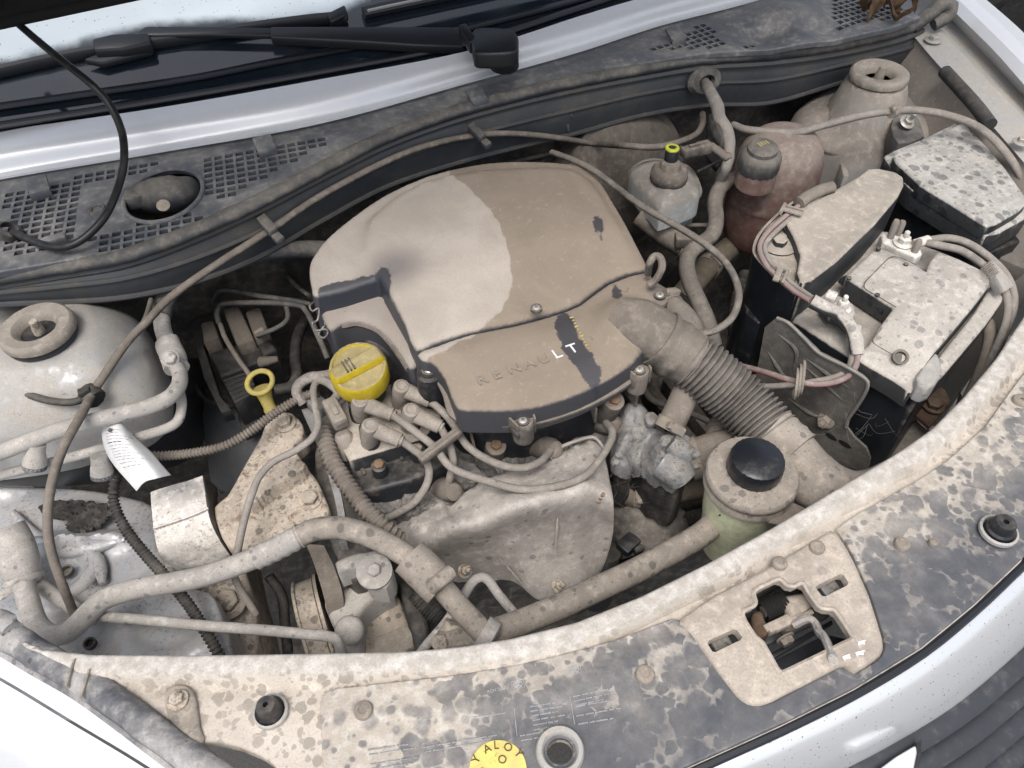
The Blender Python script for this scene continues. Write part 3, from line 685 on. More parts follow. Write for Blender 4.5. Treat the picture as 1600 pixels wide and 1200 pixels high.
# wiper motor lump under the oval
wm = thing('wiper_motor', 'grey dirty lump of the wiper motor in the oval cowl opening', 'motor', P(255, 305, .88))
obj('body', noisy(tube(PP([(212, 312, .915), (240, 306, .92), (285, 300, .918), (300, 296, .912)]), [.014, .021, .021, .015], 18, .004), .0012, 70), m_seal, wm)
obj('end_cap', noisy(box(P(213, 308, .924), (.012, .0, 0), (0, .014, 0), (0, 0, .009), .004), .0006, 90), m_seal, wm)
obj('label_dot', lathe(P(255, 321, .934), [(.007, -.002), (.0075, .0005), (.0003, .001)], (0, -.5, 1), 18), m_bolt, wm)

# weatherstrip
ws = thing('weatherstrip', 'long grey rubber seal curving along the front of the cowl', 'seal', P(740, 166, .90))
sp = [P(x, y, seal_z(x)) for x, y in seal_px]
obj('bulb', tube(sp, .0100, 14, .008, flat=.8, jit=.0010), m_seal, ws)
obj('flange', tube([P(x, y+14, seal_z(x)-.012) for x, y in seal_px], .0055, 8, .01), m_bulk, ws)
obj('end_curl', tube(PP([(1425, 42, .90), (1452, 22, .915), (1470, 8, .925), (1485, 8, .925), (1480, 25, .91), (1458, 38, .90)]), .011, 12, jit=.001), m_seal, ws)

# wipers
wa = thing('windscreen_wiper', 'long black wiper with rounded pivot head reaching across the scuttle and glass', 'wiper', P(787, 97, .955))
GZ = glz(.03)
def strip(pa, pb, z, h, w=.002):
    """flat bar between two pixel edges"""
    return prism(pa+pb[::-1], z, h, w)
obj('arm', prism([(723, 42), (600, 41), (422, 41), (422, 57), (560, 64), (650, 70), (723, 73)], glz(.022), .012, .002), m_wiper, wa)
obj('rod', prism([(424, 43), (330, 41), (228, 41), (210, 52), (230, 55), (330, 53), (424, 55)], glz(.020), .006, .0015), m_wiper, wa)
hp = cat(PP([(740, 44), (795, 44), (808, 52), (810, 66), (802, 80), (748, 82), (738, 74)], (.985+.02, 0, 0)), 3, True)
head = (hp+[p-Vector((0, 0, .022)) for p in hp]); n_ = len(hp)
obj('pivot_head', bev((head, [tuple(range(n_))[::-1], tuple(range(n_, 2*n_))]+[(i, (i+1) % n_, (i+1) % n_+n_, i+n_) for i in range(n_)]), .004, 3), m_wiper, wa)
obj('hinge', box(P(731, 60, 1.0), (.006, .001, 0), (0, .018, .004), (0, 0, .008), .002), m_wiper, wa)
obj('pivot_post', lathe(P(787, 97, .955), [(.021, -.004), (.020, .006), (.018, .018), (.015, .03)], (0, -.2, 1), 28), m_wiper, wa)
wb = wa
obj('blade', tube([P(x, y, glz(.009)) for x, y in ((-60, 128), (0, 112), (130, 84), (250, 66), (400, 43), (500, 30), (542, 28))], .0065, 8, .02, flat=1.3), m_wiper, wb)
obj('carrier', join(prism([(143, 60), (175, 52), (232, 50), (236, 66), (190, 76), (146, 78)], glz(.026), .014, .003), prism([(130, 92), (150, 84), (240, 66), (236, 78), (160, 98)], glz(.016), .008, .002)), m_wiper, wb)
obj('end_cap', box(P(528, 27, glz(.012)), (.014, .003, .002), (0, .006, .004), (0, -.002, .006), .002), m_wiper, wb)
wb2 = thing('windscreen_wiper', 'second wiper, only its pale-edged blade end showing higher on the glass', 'wiper', P(600, 15, glz(.004)))
obj('blade', tube([P(x, y, glz(.010)) for x, y in ((568, 20), (600, 13), (700, -8), (850, -40))], .009, 8, .02, flat=.9), m_wiper, wb2)
obj('blade_edge', tube([P(x, y, glz(.019)) for x, y in ((574, 17), (600, 11), (700, -10), (850, -42))], .0022, 6, .02), m_silverd, wb2)

# washer hose and its entry
wh = thing('washer_hose', 'thin black hose looping from the hood down into the cowl', 'hose', P(110, 387, .93))
obj('hose', tube(PP([(-30, -15, 1.10), (43, 50, 1.07), (100, 97, 1.055), (143, 132, 1.04), (172, 165, 1.02), (190, 205, 1.0), (194, 245, .985), (187, 285, .97), (166, 335, .957), (133, 371, .946), (100, 386, .941), (66, 382, .939), (20, 363, .936)]), L(P(190, 200, 1.), 6.0), 10), m_hblack, wh)
obj('hose_clip', box(P(80, 376, .936), (.016, 0, 0), (0, .006, 0), (0, 0, .004), .002), m_cowl, wh)
obj('entry_grommet', lathe(P(14, 362, .934), [(.014, -.004), (.013, .004), (.009, .006), (.008, .0)], (.5, -.1, .8), 20, ring=True), m_hosed, wh)
# dead leaves caught in the cowl corner
for q, a in (((1372, 12), .3), ((1395, 6), 1.4), ((1402, 20), 2.2), ((1352, 4), .9), ((1415, 8), 2.9)):
    c = P(q[0], q[1], .945); u = Vector((math.cos(a), math.sin(a), .2)); v = Vector((-math.sin(a), math.cos(a), .3)); s = .022
    rows = [[c+u*(i*s*.9)+v*(j*s*.45*(1-.8*abs(i)**2))+Vector((0, 0, .012*math.sin(i*3+a*5)+.008*abs(j))) for j in (-1, -.4, 0, .4, 1)] for i in (-1, -.5, 0, .5, 1)]
    obj('dead_leaf', noisy(patch(rows, 3, 3, .0006), .002, 60), m_leaf, label='curled brown dead leaf caught on the mesh at the cowl corner', cat='leaf', group='dead leaves in the cowl corner')
# tyre standing beyond the fender
ty = thing('tyre', 'black treaded tyre standing beyond the silver fender', 'tyre', (2.05, .72, 0))
tc = Vector((2.05, .72, .31)); ax = (.75, .66, 0)
obj('carcass', lathe(tc, [(.19, -.09), (.25, -.105), (.29, -.095), (.305, -.075), (.308, 0), (.305, .075), (.29, .095), (.25, .105), (.19, .09), (.19, -.09)], ax, 72), m_tyre, ty)
x_, y_, z_ = basis(ax)
tb = box(Vector((0, 0, 0)), (.013, 0, 0), (0, .016, 0), (0, 0, .004), .0015)
for k in range(60):
    a = 2*math.pi*k/60
    rr = x_*math.cos(a)+y_*math.sin(a); tt = -x_*math.sin(a)+y_*math.cos(a)
    for m in (-.055, 0, .055):
        aa = a+(.05 if m == 0 else 0); rr = x_*math.cos(aa)+y_*math.sin(aa); tt = -x_*math.sin(aa)+y_*math.cos(aa)
        obj('tread_block', ([tc+rr*(.309+v.z)+tt*v.x+z_*(m+v.y*1.1) for v in tb[0]], tb[1]), m_tyre, ty)
# ------------------------------------------------------------------ slam panel
LIP = [(30, 1005), (80, 1022), (150, 1030), (300, 1031), (450, 1029), (560, 1027), (640, 1025), (720, 1018), (800, 1005), (900, 980), (1000, 940), (1100, 890), (1200, 835), (1300, 775), (1400, 715), (1450, 680), (1500, 630), (1550, 570), (1600, 495), (1660, 395)]
FR = [(x, y-2) for x, y in fe[::-1]]
SZ = .845
lip_xy = [(q.x, q.y) for q in cat(PP(LIP, SZ), 4)]
def lip_h(q):
    d = pdist(q, lip_xy, False)
    return .0115*sm(1-(d-.0145)/.006)-.003*np.exp(-((d-.024)/.004)**2)
MAIN = [(1177, 924), (1195, 914), (1214, 905), (1222, 907), (1229, 914), (1240, 916), (1250, 911), (1257, 914), (1264, 926), (1278, 946), (1288, 951), (1300, 952), (1308, 958), (1331, 993), (1330, 1000), (1318, 1006), (1230, 1049), (1221, 1050), (1213, 1044), (1191, 1005), (1180, 996), (1163, 970), (1160, 958), (1164, 953), (1178, 946), (1180, 939)]
SL1 = [(1105, 1005), (1109, 1000), (1146, 983), (1151, 984), (1160, 996), (1157, 1000), (1118, 1019), (1113, 1018)]
SL2 = [(1274, 918), (1278, 914), (1312, 897), (1318, 898), (1326, 911), (1323, 915), (1290, 932), (1284, 931)]
RING = [(875+21*math.cos(a), 1174+21*math.sin(a)) for a in np.linspace(0, 2*math.pi, 20, endpoint=False)]
sp_ = thing('slam_panel', 'dusty beige front crossmember with raised pale lip and water spots', 'panel', P(800, 1080, SZ-.05))
outl = LIP+FR[1:]+[(780, 1330), (520, 1300), (440, 1215), (428, 1196), (405, 1180), (372, 1166), (335, 1158), (315, 1160), (298, 1168), (250, 1140), (180, 1090), (110, 1048), (50, 1020)]
cmv = slab(outl, SZ, .010, .0035, .0065, 0, lambda q, d: lip_h(q), [MAIN, SL1, SL2, RING])
obj('crossmember', cmv, m_slam, sp_, attrs={'lip': .017-pdist(np.array([(v.x, v.y) for v in cmv[0]]), lip_xy, False)})
# boxed front face hanging under the lip, seen from the bay side
lw3 = cat(PP(LIP, SZ-.002), 3)
obj('rear_face', patch([lw3, [p+Vector((0, -.006, -.05)) for p in lw3], [p+Vector((0, -.01, -.16)) for p in lw3]], 3, 1), m_bulk, sp_)
# wide latch plate
PLATE = [(1303, 824), (1318, 848), (1332, 872), (1346, 902), (1358, 930), (1370, 966), (1380, 1000), (1380, 1014), (1372, 1027), (1352, 1041), (1336, 1050), (1331, 1048), (1326, 1040), (1318, 1037), (1270, 1062), (1230, 1082), (1205, 1095), (1185, 1101), (1165, 1096), (1150, 1082), (1125, 1050), (1100, 1015), (1080, 988), (1060, 968), (1110, 932), (1200, 885)]
lp = obj('latch_plate', slab(PLATE, SZ+.009, .009, .004, .008, 0, None, [MAIN, SL1, SL2]), m_plate, sp_)
rim = cat(PP(MAIN, SZ+.0085), 2, True); obj('hole_flange', tube(rim+[rim[0]], .0022, 6, smooth=False), m_plate, lp)
for s_ in (SL1, SL2):
    c = sum((P(x, y, SZ-.012) for x, y in s_), Vector())/len(s_); u = (P(*s_[3], SZ)-P(*s_[0], SZ)).normalized(); v = Vector((-u.y, u.x, 0))
    obj('slot_tab', box(c-u*.004, u*.008, v*.007, (0, 0, .002), .0015), m_alu, lp)
for q in ((1344, 1020), (1346, 1004), (1324, 1026)):
    c = P(q[0], q[1], SZ+.0092); obj('paint_chip', noisy(slab([(q[0]-8+random.uniform(-3, 3), q[1]-1), (q[0]-1, q[1]-3), (q[0]+6+random.uniform(-3, 3), q[1]-5), (q[0]+4, q[1]), (q[0]+7, q[1]+3), (q[0]-2, q[1]+2), (q[0]-4, q[1]+6)], SZ+.0096, .0004, .0003, .003, 0), .0003, 200), m_inkb, lp)
# seam bracket and bolts at the left end
obj('end_bracket', slab([(258, 1075), (300, 1075), (312, 1135), (318, 1158), (290, 1160), (262, 1120)], SZ+.004, .006, .002, .008, 3), m_lip, sp_)
def disc(q, r, name='plug_screw', z=SZ+.003, mat=None, par=None):
    c = P(q[0], q[1], z); R = L(c, r)
    o = obj(name, lathe(c, [(R, -.002), (R, .0008), (R*.9, .0022), (R*.5, .0032), (R*.45, .0026), (.0005, .0028)], seg=26), mat or m_bolt, par or sp_)
    obj('screw_recess', cross(c+Vector((0, 0, .0006)), (0, 0, 1), R*.55), m_hole, o)
for q, r in (((1277, 855), 12), ((1218, 880), 12)): disc(q, r, z=SZ+.009+.002)
bh = obj('hex_bolt', hexbolt(P(278, 1094, SZ+.005), (0, 0, 1), L(P(278, 1094, SZ), 11), None, 1.5), m_tan, sp_)

# black radiator cover lying over the front half
RC = [(506, 1300), (503, 1180), (500, 1095), (506, 1083), (520, 1076), (600, 1067), (700, 1056), (800, 1040), (880, 1022), (960, 1000), (1050, 966), (1062, 968), (1081, 990), (1101, 1017), (1126, 1052), (1150, 1084), (1164, 1098), (1185, 1103), (1206, 1097), (1231, 1084), (1271, 1064), (1318, 1039), (1325, 1042), (1330, 1050), (1337, 1052), (1353, 1043), (1374, 1029), (1382, 1015), (1382, 1000), (1372, 966), (1360, 929), (1348, 901), (1334, 871), (1320, 847), (1306, 826), (1340, 802), (1387, 776), (1440, 746), (1482, 718), (1540, 665), (1590, 596), (1650, 520)]+[(x, y-3) for x, y in FR[0:]]+[(760, 1340)]
fe_xy = [(q.x, q.y) for q in cat(PP(fe, SZ), 3)]
pedge = xy(RC, SZ+.004)
rcv = slab(RC, SZ+.004, .004, .0012, .0075, 0, lambda q, d: .002*np.exp(-((pdist(q, lip_xy, False)-.045)/.008)**2), [RING])
q_ = np.array([(v.x, v.y) for v in rcv[0]]); dl, df = pdist(q_, lip_xy, False), pdist(q_, fe_xy, False)
wash = dl/(dl+df)*.95-.05
lf_ = P(600, 1100, SZ); wash = wash-.40*np.exp(-((q_[:, 0]-P(540, 1110, SZ).x)/.05)**2)+.35*np.exp(-((q_[:, 0]-P(880, 1100, SZ).x)/.15)**2)-.12*np.exp(-(((q_[:, 0]-P(1560, 700, SZ).x)/.10)**2))+.12*sm((q_[:, 0]-P(1000, 1100, SZ).x)/.1)
rc = thing('radiator_cover', 'dark plastic radiator cover with washed dust and faded warning print', 'cover', P(900, 1100, SZ))
obj('panel', rcv, m_rad, rc, attrs={'wash': wash})
for q, r in (((1410, 850), 12), ((1458, 848), 7), ((1596, 626), 13), ((1008, 1054), 15), ((568, 1110), 15)): disc(q, r, 'push_rivet', SZ+.0065, None, rc)
def stop(q, r, z=SZ):
    c = P(q[0], q[1], z+.005); R = L(c, r); ax = (0, 0, 1)
    b = thing('rubber_stop', 'round rubber hood buffer in a metal cup on the %s' % ('beige crossmember' if q[0] < 800 else 'dark radiator cover'), 'buffer', c)
    obj('cup', lathe(c, [(R*1.3, -.001), (R*1.28, .002), (R*1.12, .003), (R*1.05, .0), (R*1.0, -.006)], ax, 30, ring=True), m_silverd, b)
    obj('buffer', lathe(c, [(R*.98, -.006), (R*.95, .004), (R*.80, .006), (R*.78, .012), (R*.66, .0155), (R*.2, .0155), (R*.15, .010), (.0004, .010)], ax, 30), m_black, b)
stop((423, 1112), 21); stop((1560, 830), 22, SZ+.004)
rg = obj('bonnet_pin_ring', lathe(P(875, 1174, SZ+.006), [(.0118, -.01), (.0120, .002), (.0135, .0042), (.0165, .0042), (.0178, .002), (.0178, -.002)], seg=36, ring=True), m_silverd, label='pale worn metal ring round the hole beside the yellow sticker', cat='ring')
# sticker and print
st = thing('round_sticker', 'round yellow sticker with dark letters on the radiator cover', 'sticker', P(778, 1206, SZ+.0045))
sc_ = P(778, 1204, SZ+.0052); sr = L(sc_, 45)
obj('disc', lathe(sc_, [(sr, -.001), (sr, .0003), (.0005, .0003)], seg=48), m_sticker, st)
ux = (P(878, 1190, SZ)-P(778, 1204, SZ)).normalized()
for ch, a, k in (('Y', 148, .72), ('A', 112, .68), ('L', 88, .70), ('O', 58, .70), ('Y', 30, .78), ('O', 60, .25), ('V', 175, .3)):
    d = Vector((ux.x*math.cos(rad(a))-ux.y*math.sin(rad(a)), ux.y*math.cos(rad(a))+ux.x*math.sin(rad(a)), 0))
    obj('letter', text_vf(ch, sc_+d*sr*k+Vector((0, 0, .0006)), (d.y, -d.x, 0), d, sr*.40, .0004, 'CENTER'), m_leaf, st)
def lines(p0, p1, dn, n, gap, hh, skip=.2, z=SZ+.0048):
    """illegible small print: rows of word-long strokes"""
    a, b, dwn = P(*p0, z), P(*p1, z), P(*dn, z); u = (b-a).normalized(); ln = (b-a).length; v = (dwn-a).normalized(); out = ([], [])
    for r in range(n):
        s = 0; end = ln*random.uniform(.6, 1)
        if random.random() < skip: continue
        while s < end:
            wl = random.uniform(.003, .010); wl = min(wl, end-s)
            k = 0
            while k < wl:
                out = join(out, box(a+u*(s+k+.0003)+v*(r*gap+random.uniform(-.0001, .0001)), u*.0003, v*(hh*random.uniform(.35, .5)), (0, 0, .0001))); k += .00095
            s += wl+.0016
    return out
pr = thing('warning_print', 'faded white multilingual warning print on the dark radiator cover', 'print', P(800, 1110, SZ+.0045))
for (p0, p1, dn, n) in (((660, 1160), (792, 1138), (664, 1190), 4), ((575, 1172), (655, 1160), (580, 1200), 6), ((812, 1142), (870, 1132), (815, 1165), 3), ((825, 1090), (885, 1080), (829, 1110), 8), ((893, 1074), (960, 1060), (898, 1100), 5), ((898, 1104), (975, 1090), (903, 1130), 3), ((902, 1124), (985, 1110), (905, 1140), 2), ((735, 1100), (790, 1092), (738, 1125), 6)):
    obj('text_lines', lines(p0, p1, dn, n, .0034, .0015), m_inkw, pr, ang=180)
for s, q, e in (('ACHTUNG', (761, 1083), (795, 1076)), ('ATTENTION', (760, 1090), (800, 1082)), ('ATTENTION', (856, 1071), (884, 1065)), ('ATTENTION', (936, 1046), (965, 1040)), ('WARNING', (937, 1051), (966, 1045)), ('ACHTUNG', (938, 1056), (967, 1050)), ('ATENCION', (939, 1061), (968, 1055))):
    a, b = P(*q, SZ+.0048), P(*e, SZ+.0048); obj('heading', text_vf(s, a, b-a, Vector((0, 0, 1)).cross(b-a), (b-a).length*.2, .0001), m_inkw, pr, ang=180)
def loop(pts, r, z): c = PP(pts, z); return tube(c+[c[0]], r, 4, smooth=False, cap=False)
for (x, y) in ((898, 1051), (809, 1073)):
    obj('fan_symbol', join(loop([(x-10, y-8), (x+9, y-12), (x+11, y+8), (x-8, y+12)], .0003, SZ+.0048), *[loop([(x+a+3.2*math.cos(t), y+b+3.2*math.sin(t)) for t in np.linspace(0, 6.28, 9)[:-1]], .0003, SZ+.0048) for a, b in ((-4, -4), (4, -5), (-3, 4), (5, 3))]), m_inkw, pr)
for a, b in (((884, 1050), (898, 1132)), ((800, 1075), (808, 1150))):
    obj('rule', tube([P(*a, SZ+.0047), P(*b, SZ+.0047)], .0003, 4, smooth=False), m_inkw, pr)

# ------------------------------------------------------------------ hood latch in the opening
la = thing('hood_latch', 'rusty hood latch with spring and pale lever inside the plate opening', 'latch', P(1235, 975, SZ-.09))
dz = SZ-.022
obj('base_plate', slab([(1150, 935), (1210, 895), (1270, 915), (1300, 960), (1250, 985), (1190, 1012), (1150, 975)], SZ-.05, .004, .002, .01, 0), m_bulk, la)
obj('back_wall', patch([PP([(1172, 930, SZ-.004), (1215, 902, SZ-.004), (1262, 915, SZ-.004)]), PP([(1175, 945, SZ-.055), (1225, 920, SZ-.055), (1266, 930, SZ-.055)])], 3, 4, .002, (0, .5, 0)), m_hose, la)
obj('pawl', noisy(slab([(1174, 962), (1182, 953), (1192, 954), (1197, 967), (1205, 980), (1199, 992), (1187, 997), (1176, 988)], dz, .02, .005, .004, 4), .0008, 120), m_rust, la)
obj('pivot_block', noisy(slab([(1222, 933), (1235, 926), (1262, 924), (1270, 936), (1270, 948), (1252, 962), (1238, 969), (1228, 950)], dz+.004, .025, .006, .005, 3), .0006, 100), m_plate, la)
a, b = P(1192, 956, dz-.006), P(1226, 940, dz-.004); u = (b-a).normalized(); x, y, _ = basis(u)
obj('spring', tube([a+u*((b-a).length*k/120)+x*.0085*math.cos(k*.5)+y*.0085*math.sin(k*.5) for k in range(121)], .0011, 6, smooth=False), m_hole, la)
obj('spindle', lathe(a, [(.005, 0), (.005, (b-a).length)], u, 14), m_bolt, la)
obj('catch', join(box(P(1212, 977, dz-.004), u*.012, u.cross(Vector((0, 0, 1)))*.003, (0, 0, .006), .001), box(P(1226, 976, dz-.002), u*.016, u.cross(Vector((0, 0, 1)))*.0022, (0, 0, .005), .001), box(P(1240, 971, dz), u*.018, u.cross(Vector((0, 0, 1)))*.002, (0, 0, .004), .0008)), m_plate, la)
obj('nut', hexbolt(P(1226, 996, dz-.02), u.cross(Vector((0, 0, 1))), .006), m_bolt, la)
lv = PP([(1240, 977, dz), (1258, 968, dz+.006), (1268, 968, dz+.008), (1275, 976, dz+.008), (1280, 988, dz+.012), (1288, 996, dz+.018), (1295, 1012, dz+.026), (1302, 1031, dz+.034)])
obj('lever', tube(lv, .0035, 8, flat=1.6), m_alup, la)
obj('grille_shelf', join(prism([(1195, 1040), (1290, 990), (1335, 1000), (1340, 1010), (1230, 1070)], SZ-.06, .01, .002), prism([(1205, 1020), (1300, 968), (1302, 975), (1210, 1028)], SZ-.075, .006, .001)), m_grille, la)
# rubber strip along the left front fender
rs = thing('fender_rubber', 'spotted grey rubber strip along the left fender edge', 'rubber strip', P(150, 1080, .84))
m_strip = dm('strip_rubber', (.06, .066, .08), .62, .45, spots=.6, sscale=70, spotmul=.5, patch=.75, dcol=(.42, .40, .38), pscale=22)
rpx = [(-60, 940, .845), (0, 985, .845), (60, 1022, .846), (130, 1062, .847), (200, 1112, .848), (270, 1165, .848), (340, 1215, .848), (420, 1280, .848)]
obj('strip', tube(PP(rpx), .0115, 12, .01, flat=.75, jit=.0012), m_strip, rs)
obj('skirt', tube([P(x-9, y+17, z-.006) for x, y, z in rpx], .007, 10, .01, flat=.5), m_strip, rs)
for q in ((112, 1052), (135, 1068)):
    c = P(q[0], q[1], .855); obj('rib', box(c, (.001, .0, 0), (.004, .010, 0), (0, 0, .003), .0006), m_lip, rs)
obj('end_fray', noisy(tube(PP([(-20, 972, .85), (8, 968, .852), (20, 985, .853)]), .008, 10), .003, 90), m_strip, rs)
# ------------------------------------------------------------------ engine underneath: block, head, gearbox
eb = thing('engine_block', 'dark greasy engine block and head deep under the air box', 'engine', (-.13, -.18, .3))
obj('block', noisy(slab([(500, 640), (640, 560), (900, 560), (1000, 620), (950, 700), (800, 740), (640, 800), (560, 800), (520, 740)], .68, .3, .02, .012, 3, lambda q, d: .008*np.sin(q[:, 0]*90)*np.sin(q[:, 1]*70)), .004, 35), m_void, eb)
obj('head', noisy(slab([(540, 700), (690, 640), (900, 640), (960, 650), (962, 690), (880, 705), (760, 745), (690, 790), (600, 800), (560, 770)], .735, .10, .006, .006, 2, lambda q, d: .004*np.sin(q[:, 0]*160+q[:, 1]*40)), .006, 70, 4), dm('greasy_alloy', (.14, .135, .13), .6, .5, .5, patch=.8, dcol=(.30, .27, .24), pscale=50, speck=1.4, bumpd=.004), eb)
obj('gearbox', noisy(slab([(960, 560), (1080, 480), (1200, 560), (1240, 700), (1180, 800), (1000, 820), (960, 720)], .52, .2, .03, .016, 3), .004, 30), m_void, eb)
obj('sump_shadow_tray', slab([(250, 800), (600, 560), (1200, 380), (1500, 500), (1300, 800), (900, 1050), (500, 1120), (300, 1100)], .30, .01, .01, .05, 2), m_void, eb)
for k in range(7):
    x = 985+k*30; obj('casting_rib', box(P(x, 700-k*16, .53), (.004, 0, 0), (0, .07, 0), (0, 0, .02), .002), m_void, eb)

# ------------------------------------------------------------------ air box ("engine cover")
CP = (.885, 0., .08)                              # top plane of the lid, falling to the front
def cp(d): return (CP[0]+d, 0., CP[2])
ec = thing('air_box', 'large dusty beige air filter box with wiped stripe on the engine', 'air box', P(760, 560, .80))
LID = [(483, 410), (482, 428), (486, 450), (492, 462), (540, 452), (588, 437), (596, 446), (612, 475), (632, 510), (648, 545), (680, 536), (733, 518), (800, 505), (860, 489), (905, 472), (950, 439), (985, 427), (1012, 420), (1007, 403), (994, 378), (978, 347), (955, 308), (938, 280), (922, 264), (893, 254), (833, 250), (780, 251), (733, 257), (667, 273), (600, 303), (550, 337), (510, 370), (490, 396)]
PLAT = [(572, 360), (600, 328), (660, 292), (740, 274), (830, 268), (890, 270), (925, 290), (960, 340), (995, 400), (1010, 425), (950, 436), (900, 470), (800, 502), (730, 514), (650, 540), (600, 452), (575, 405)]
plxy = xy(PLAT, CP, 3)
PALE = [(470, 480), (470, 380), (560, 300), (690, 262), (702, 277), (720, 295), (735, 308), (753, 328), (768, 345), (778, 360), (788, 385), (796, 410), (801, 443), (797, 465), (790, 480), (776, 497), (750, 514), (742, 525), (735, 532), (715, 536), (700, 548), (670, 560), (640, 590), (560, 500)]
WIPES = [[(870, 492), (884, 487), (894, 500), (899, 515), (903, 528), (918, 552), (936, 575), (939, 592), (934, 600), (918, 600), (900, 580), (881, 556), (876, 540), (870, 528), (868, 510)], [(926, 352), (936, 349), (943, 360), (942, 372), (938, 385), (932, 380), (926, 366)], [(957, 447), (963, 446), (967, 458), (972, 470), (964, 480), (958, 468)], [(976, 452), (982, 456), (976, 462)], [(497, 452), (540, 438), (600, 428), (612, 440), (604, 470), (505, 492)]]
def lid_attr(vf, z):
    q = np.array([(v.x, v.y) for v in vf[0]])
    return {'pale': sdist(q, xy(PALE, z, 3)), 'wipe': np.max([sdist(q, xy(wp_, z, 2)) for wp_ in WIPES], axis=0), 'smear': sm(1-np.hypot((q[:, 0]-P(615, 430, z).x)/1.3, q[:, 1]-P(615, 430, z).y)/.045)}
gro = xy([(640, 548), (680, 536), (733, 518), (800, 505), (860, 489), (905, 472), (950, 439), (1012, 420)], CP)
lidvf = slab(LID, CP, .05, .006, .008, 2, lambda q, d: .010*sm((sdist(q, plxy)+.004)/.012)*(.25+.75*sm(pdist(q, gro, False)/.09))+.006*sm(d/.12), draft=.01)
lid = obj('lid', lidvf, m_lid, ec, attrs=lid_attr(lidvf, CP))
LED = [(490, 462), (545, 448), (590, 432), (610, 455), (640, 515), (656, 552), (650, 572), (638, 574), (627, 556), (607, 530), (587, 512), (560, 502), (535, 505), (517, 516), (506, 504), (498, 482)]
ledvf = slab(LED, cp(-.028), .05, .005, .007, 2, lambda q, d: .003*sm(d/.01)); obj('ledge', ledvf, m_lid, ec, attrs={'pale': np.full(len(ledvf[0]), .02), 'wipe': np.full(len(ledvf[0]), -.003), 'smear': np.full(len(ledvf[0]), .25)})
arc = [(508, 506), (535, 508), (560, 505), (590, 515), (610, 534), (628, 558), (640, 577)]
obj('ledge_rim', tube([P(x, y, cp(-.034)) for x, y in arc], .0045, 8), m_hose, ec)
obj('duct_wall', patch([[P(x, y, cp(-.036)) for x, y in arc], [P(x+4, y+3, cp(-.036))-Vector((0, 0, .06)) for x, y in arc], [P(x+8, y+5, cp(-.036))-Vector((0, 0, .14)) for x, y in arc]], 3, 4), m_blackc, ec)
FRT = [(651, 549), (681, 538), (734, 520), (801, 507), (861, 491), (906, 474), (951, 441), (1013, 422), (1022, 445), (1036, 470), (1030, 498), (1016, 535), (1003, 556), (982, 572), (950, 592), (905, 614), (850, 632), (800, 640), (740, 640), (716, 638), (706, 622), (697, 597), (690, 584), (676, 566), (660, 562)]
elb = P(985, 515, CP)
def frd(q, d):
    r = np.hypot(q[:, 0]-elb.x, q[:, 1]-elb.y); return .006*sm(d/.03)+.016*sm(1-(r-.018)/.03)
fvf = slab(FRT, cp(-.001), .031, .006, .0075, 2, frd); front = obj('front_lid', fvf, m_lid, ec, attrs=lid_attr(fvf, CP))
rimp = [(688, 588), (700, 612), (708, 640), (722, 650), (760, 656), (800, 658), (850, 651), (905, 632), (950, 610), (985, 588), (1008, 568), (1022, 545)]
obj('lower_rim', tube([P(x, y+3, cp(-.030)) for x, y in rimp], .0062, 10, .006, flat=.9), m_hose, ec)
obj('lower_wall', patch([[P(x, y-4, cp(-.026)) for x, y in rimp], [P(x, y, cp(-.045)) for x, y in rimp], [P(x, y-6, cp(-.09)) for x, y in rimp]], 4, 4), m_black, ec)
obj('box_base', slab([(500, 480), (650, 580), (710, 640), (800, 655), (950, 605), (1010, 550), (1010, 430), (930, 280), (830, 258), (600, 310), (500, 390)], cp(-.055), .07, .006, .02, 2), m_black, ec)
def bscrew(q, z, r=10):
    c = P(q[0], q[1], z); R = L(c, r); b = obj('screw', screw(c, (0, 0, 1), R*.72), m_zinc, ec); obj('screw_cross', cross(c, (0, 0, 1), R*.7), m_void, b)
    obj('screw_well', lathe(c, [(R*1.05, -.003), (R*1.05, .0006), (R*.8, .0008), (R*.75, -.001)], seg=22, ring=True), m_void, b)
bscrew((838, 481), cp(.0165), 9); bscrew((1031, 461), cp(.003), 9); bscrew((999, 577), cp(-.0155), 10); bscrew((817, 657), cp(-.0165), 10); bscrew((670, 578), cp(-.02), 11)
for q, w_ in (((817, 652), 20), ((998, 574), 18)):
    c = P(q[0], q[1]+3, cp(-.018)); obj('screw_boss', lathe(c, [(.011, -.03), (.012, -.004), (.011, 0), (.004, 0)], seg=20), m_hose, ec)
    for s in (-1, 1): obj('boss_web', box(c+Vector((s*.0125, .004, -.006)), (.0012, 0, 0), (s*.003, .013, 0), (0, 0, .011), .0006), m_hose, ec)
obj('screw_boss', lathe(P(670, 580, cp(-.022)), [(.015, -.045), (.015, -.012), (.014, -.003), (.011, 0), (.008, -.002)], seg=24), m_black, ec)
obj('lid_ear', prism([(1010, 440), (1022, 443), (1042, 462), (1042, 472), (1028, 478), (1012, 462)], cp(.001), .012, .002, 2, 3), m_hose, ec)
lp_ = PP([(1012, 428, .88), (1016, 410, .90), (1024, 400, .905), (1033, 405, .905), (1034, 420, .90), (1024, 438, .885), (1014, 445, .88)])
obj('lifting_eye', tube(lp_, .0042, 8), m_hose, ec)
wr = PP([(492, 470, .86), (484, 478, .865), (488, 486, .86), (498, 482, .86), (496, 500, .855), (488, 505, .85), (494, 516, .85), (508, 514, .85), (512, 520, .845), (506, 528, .845), (498, 522, .845), (506, 510, .85)])
obj('wire_clip', tube(wr, .0011, 6), m_wire, ec)
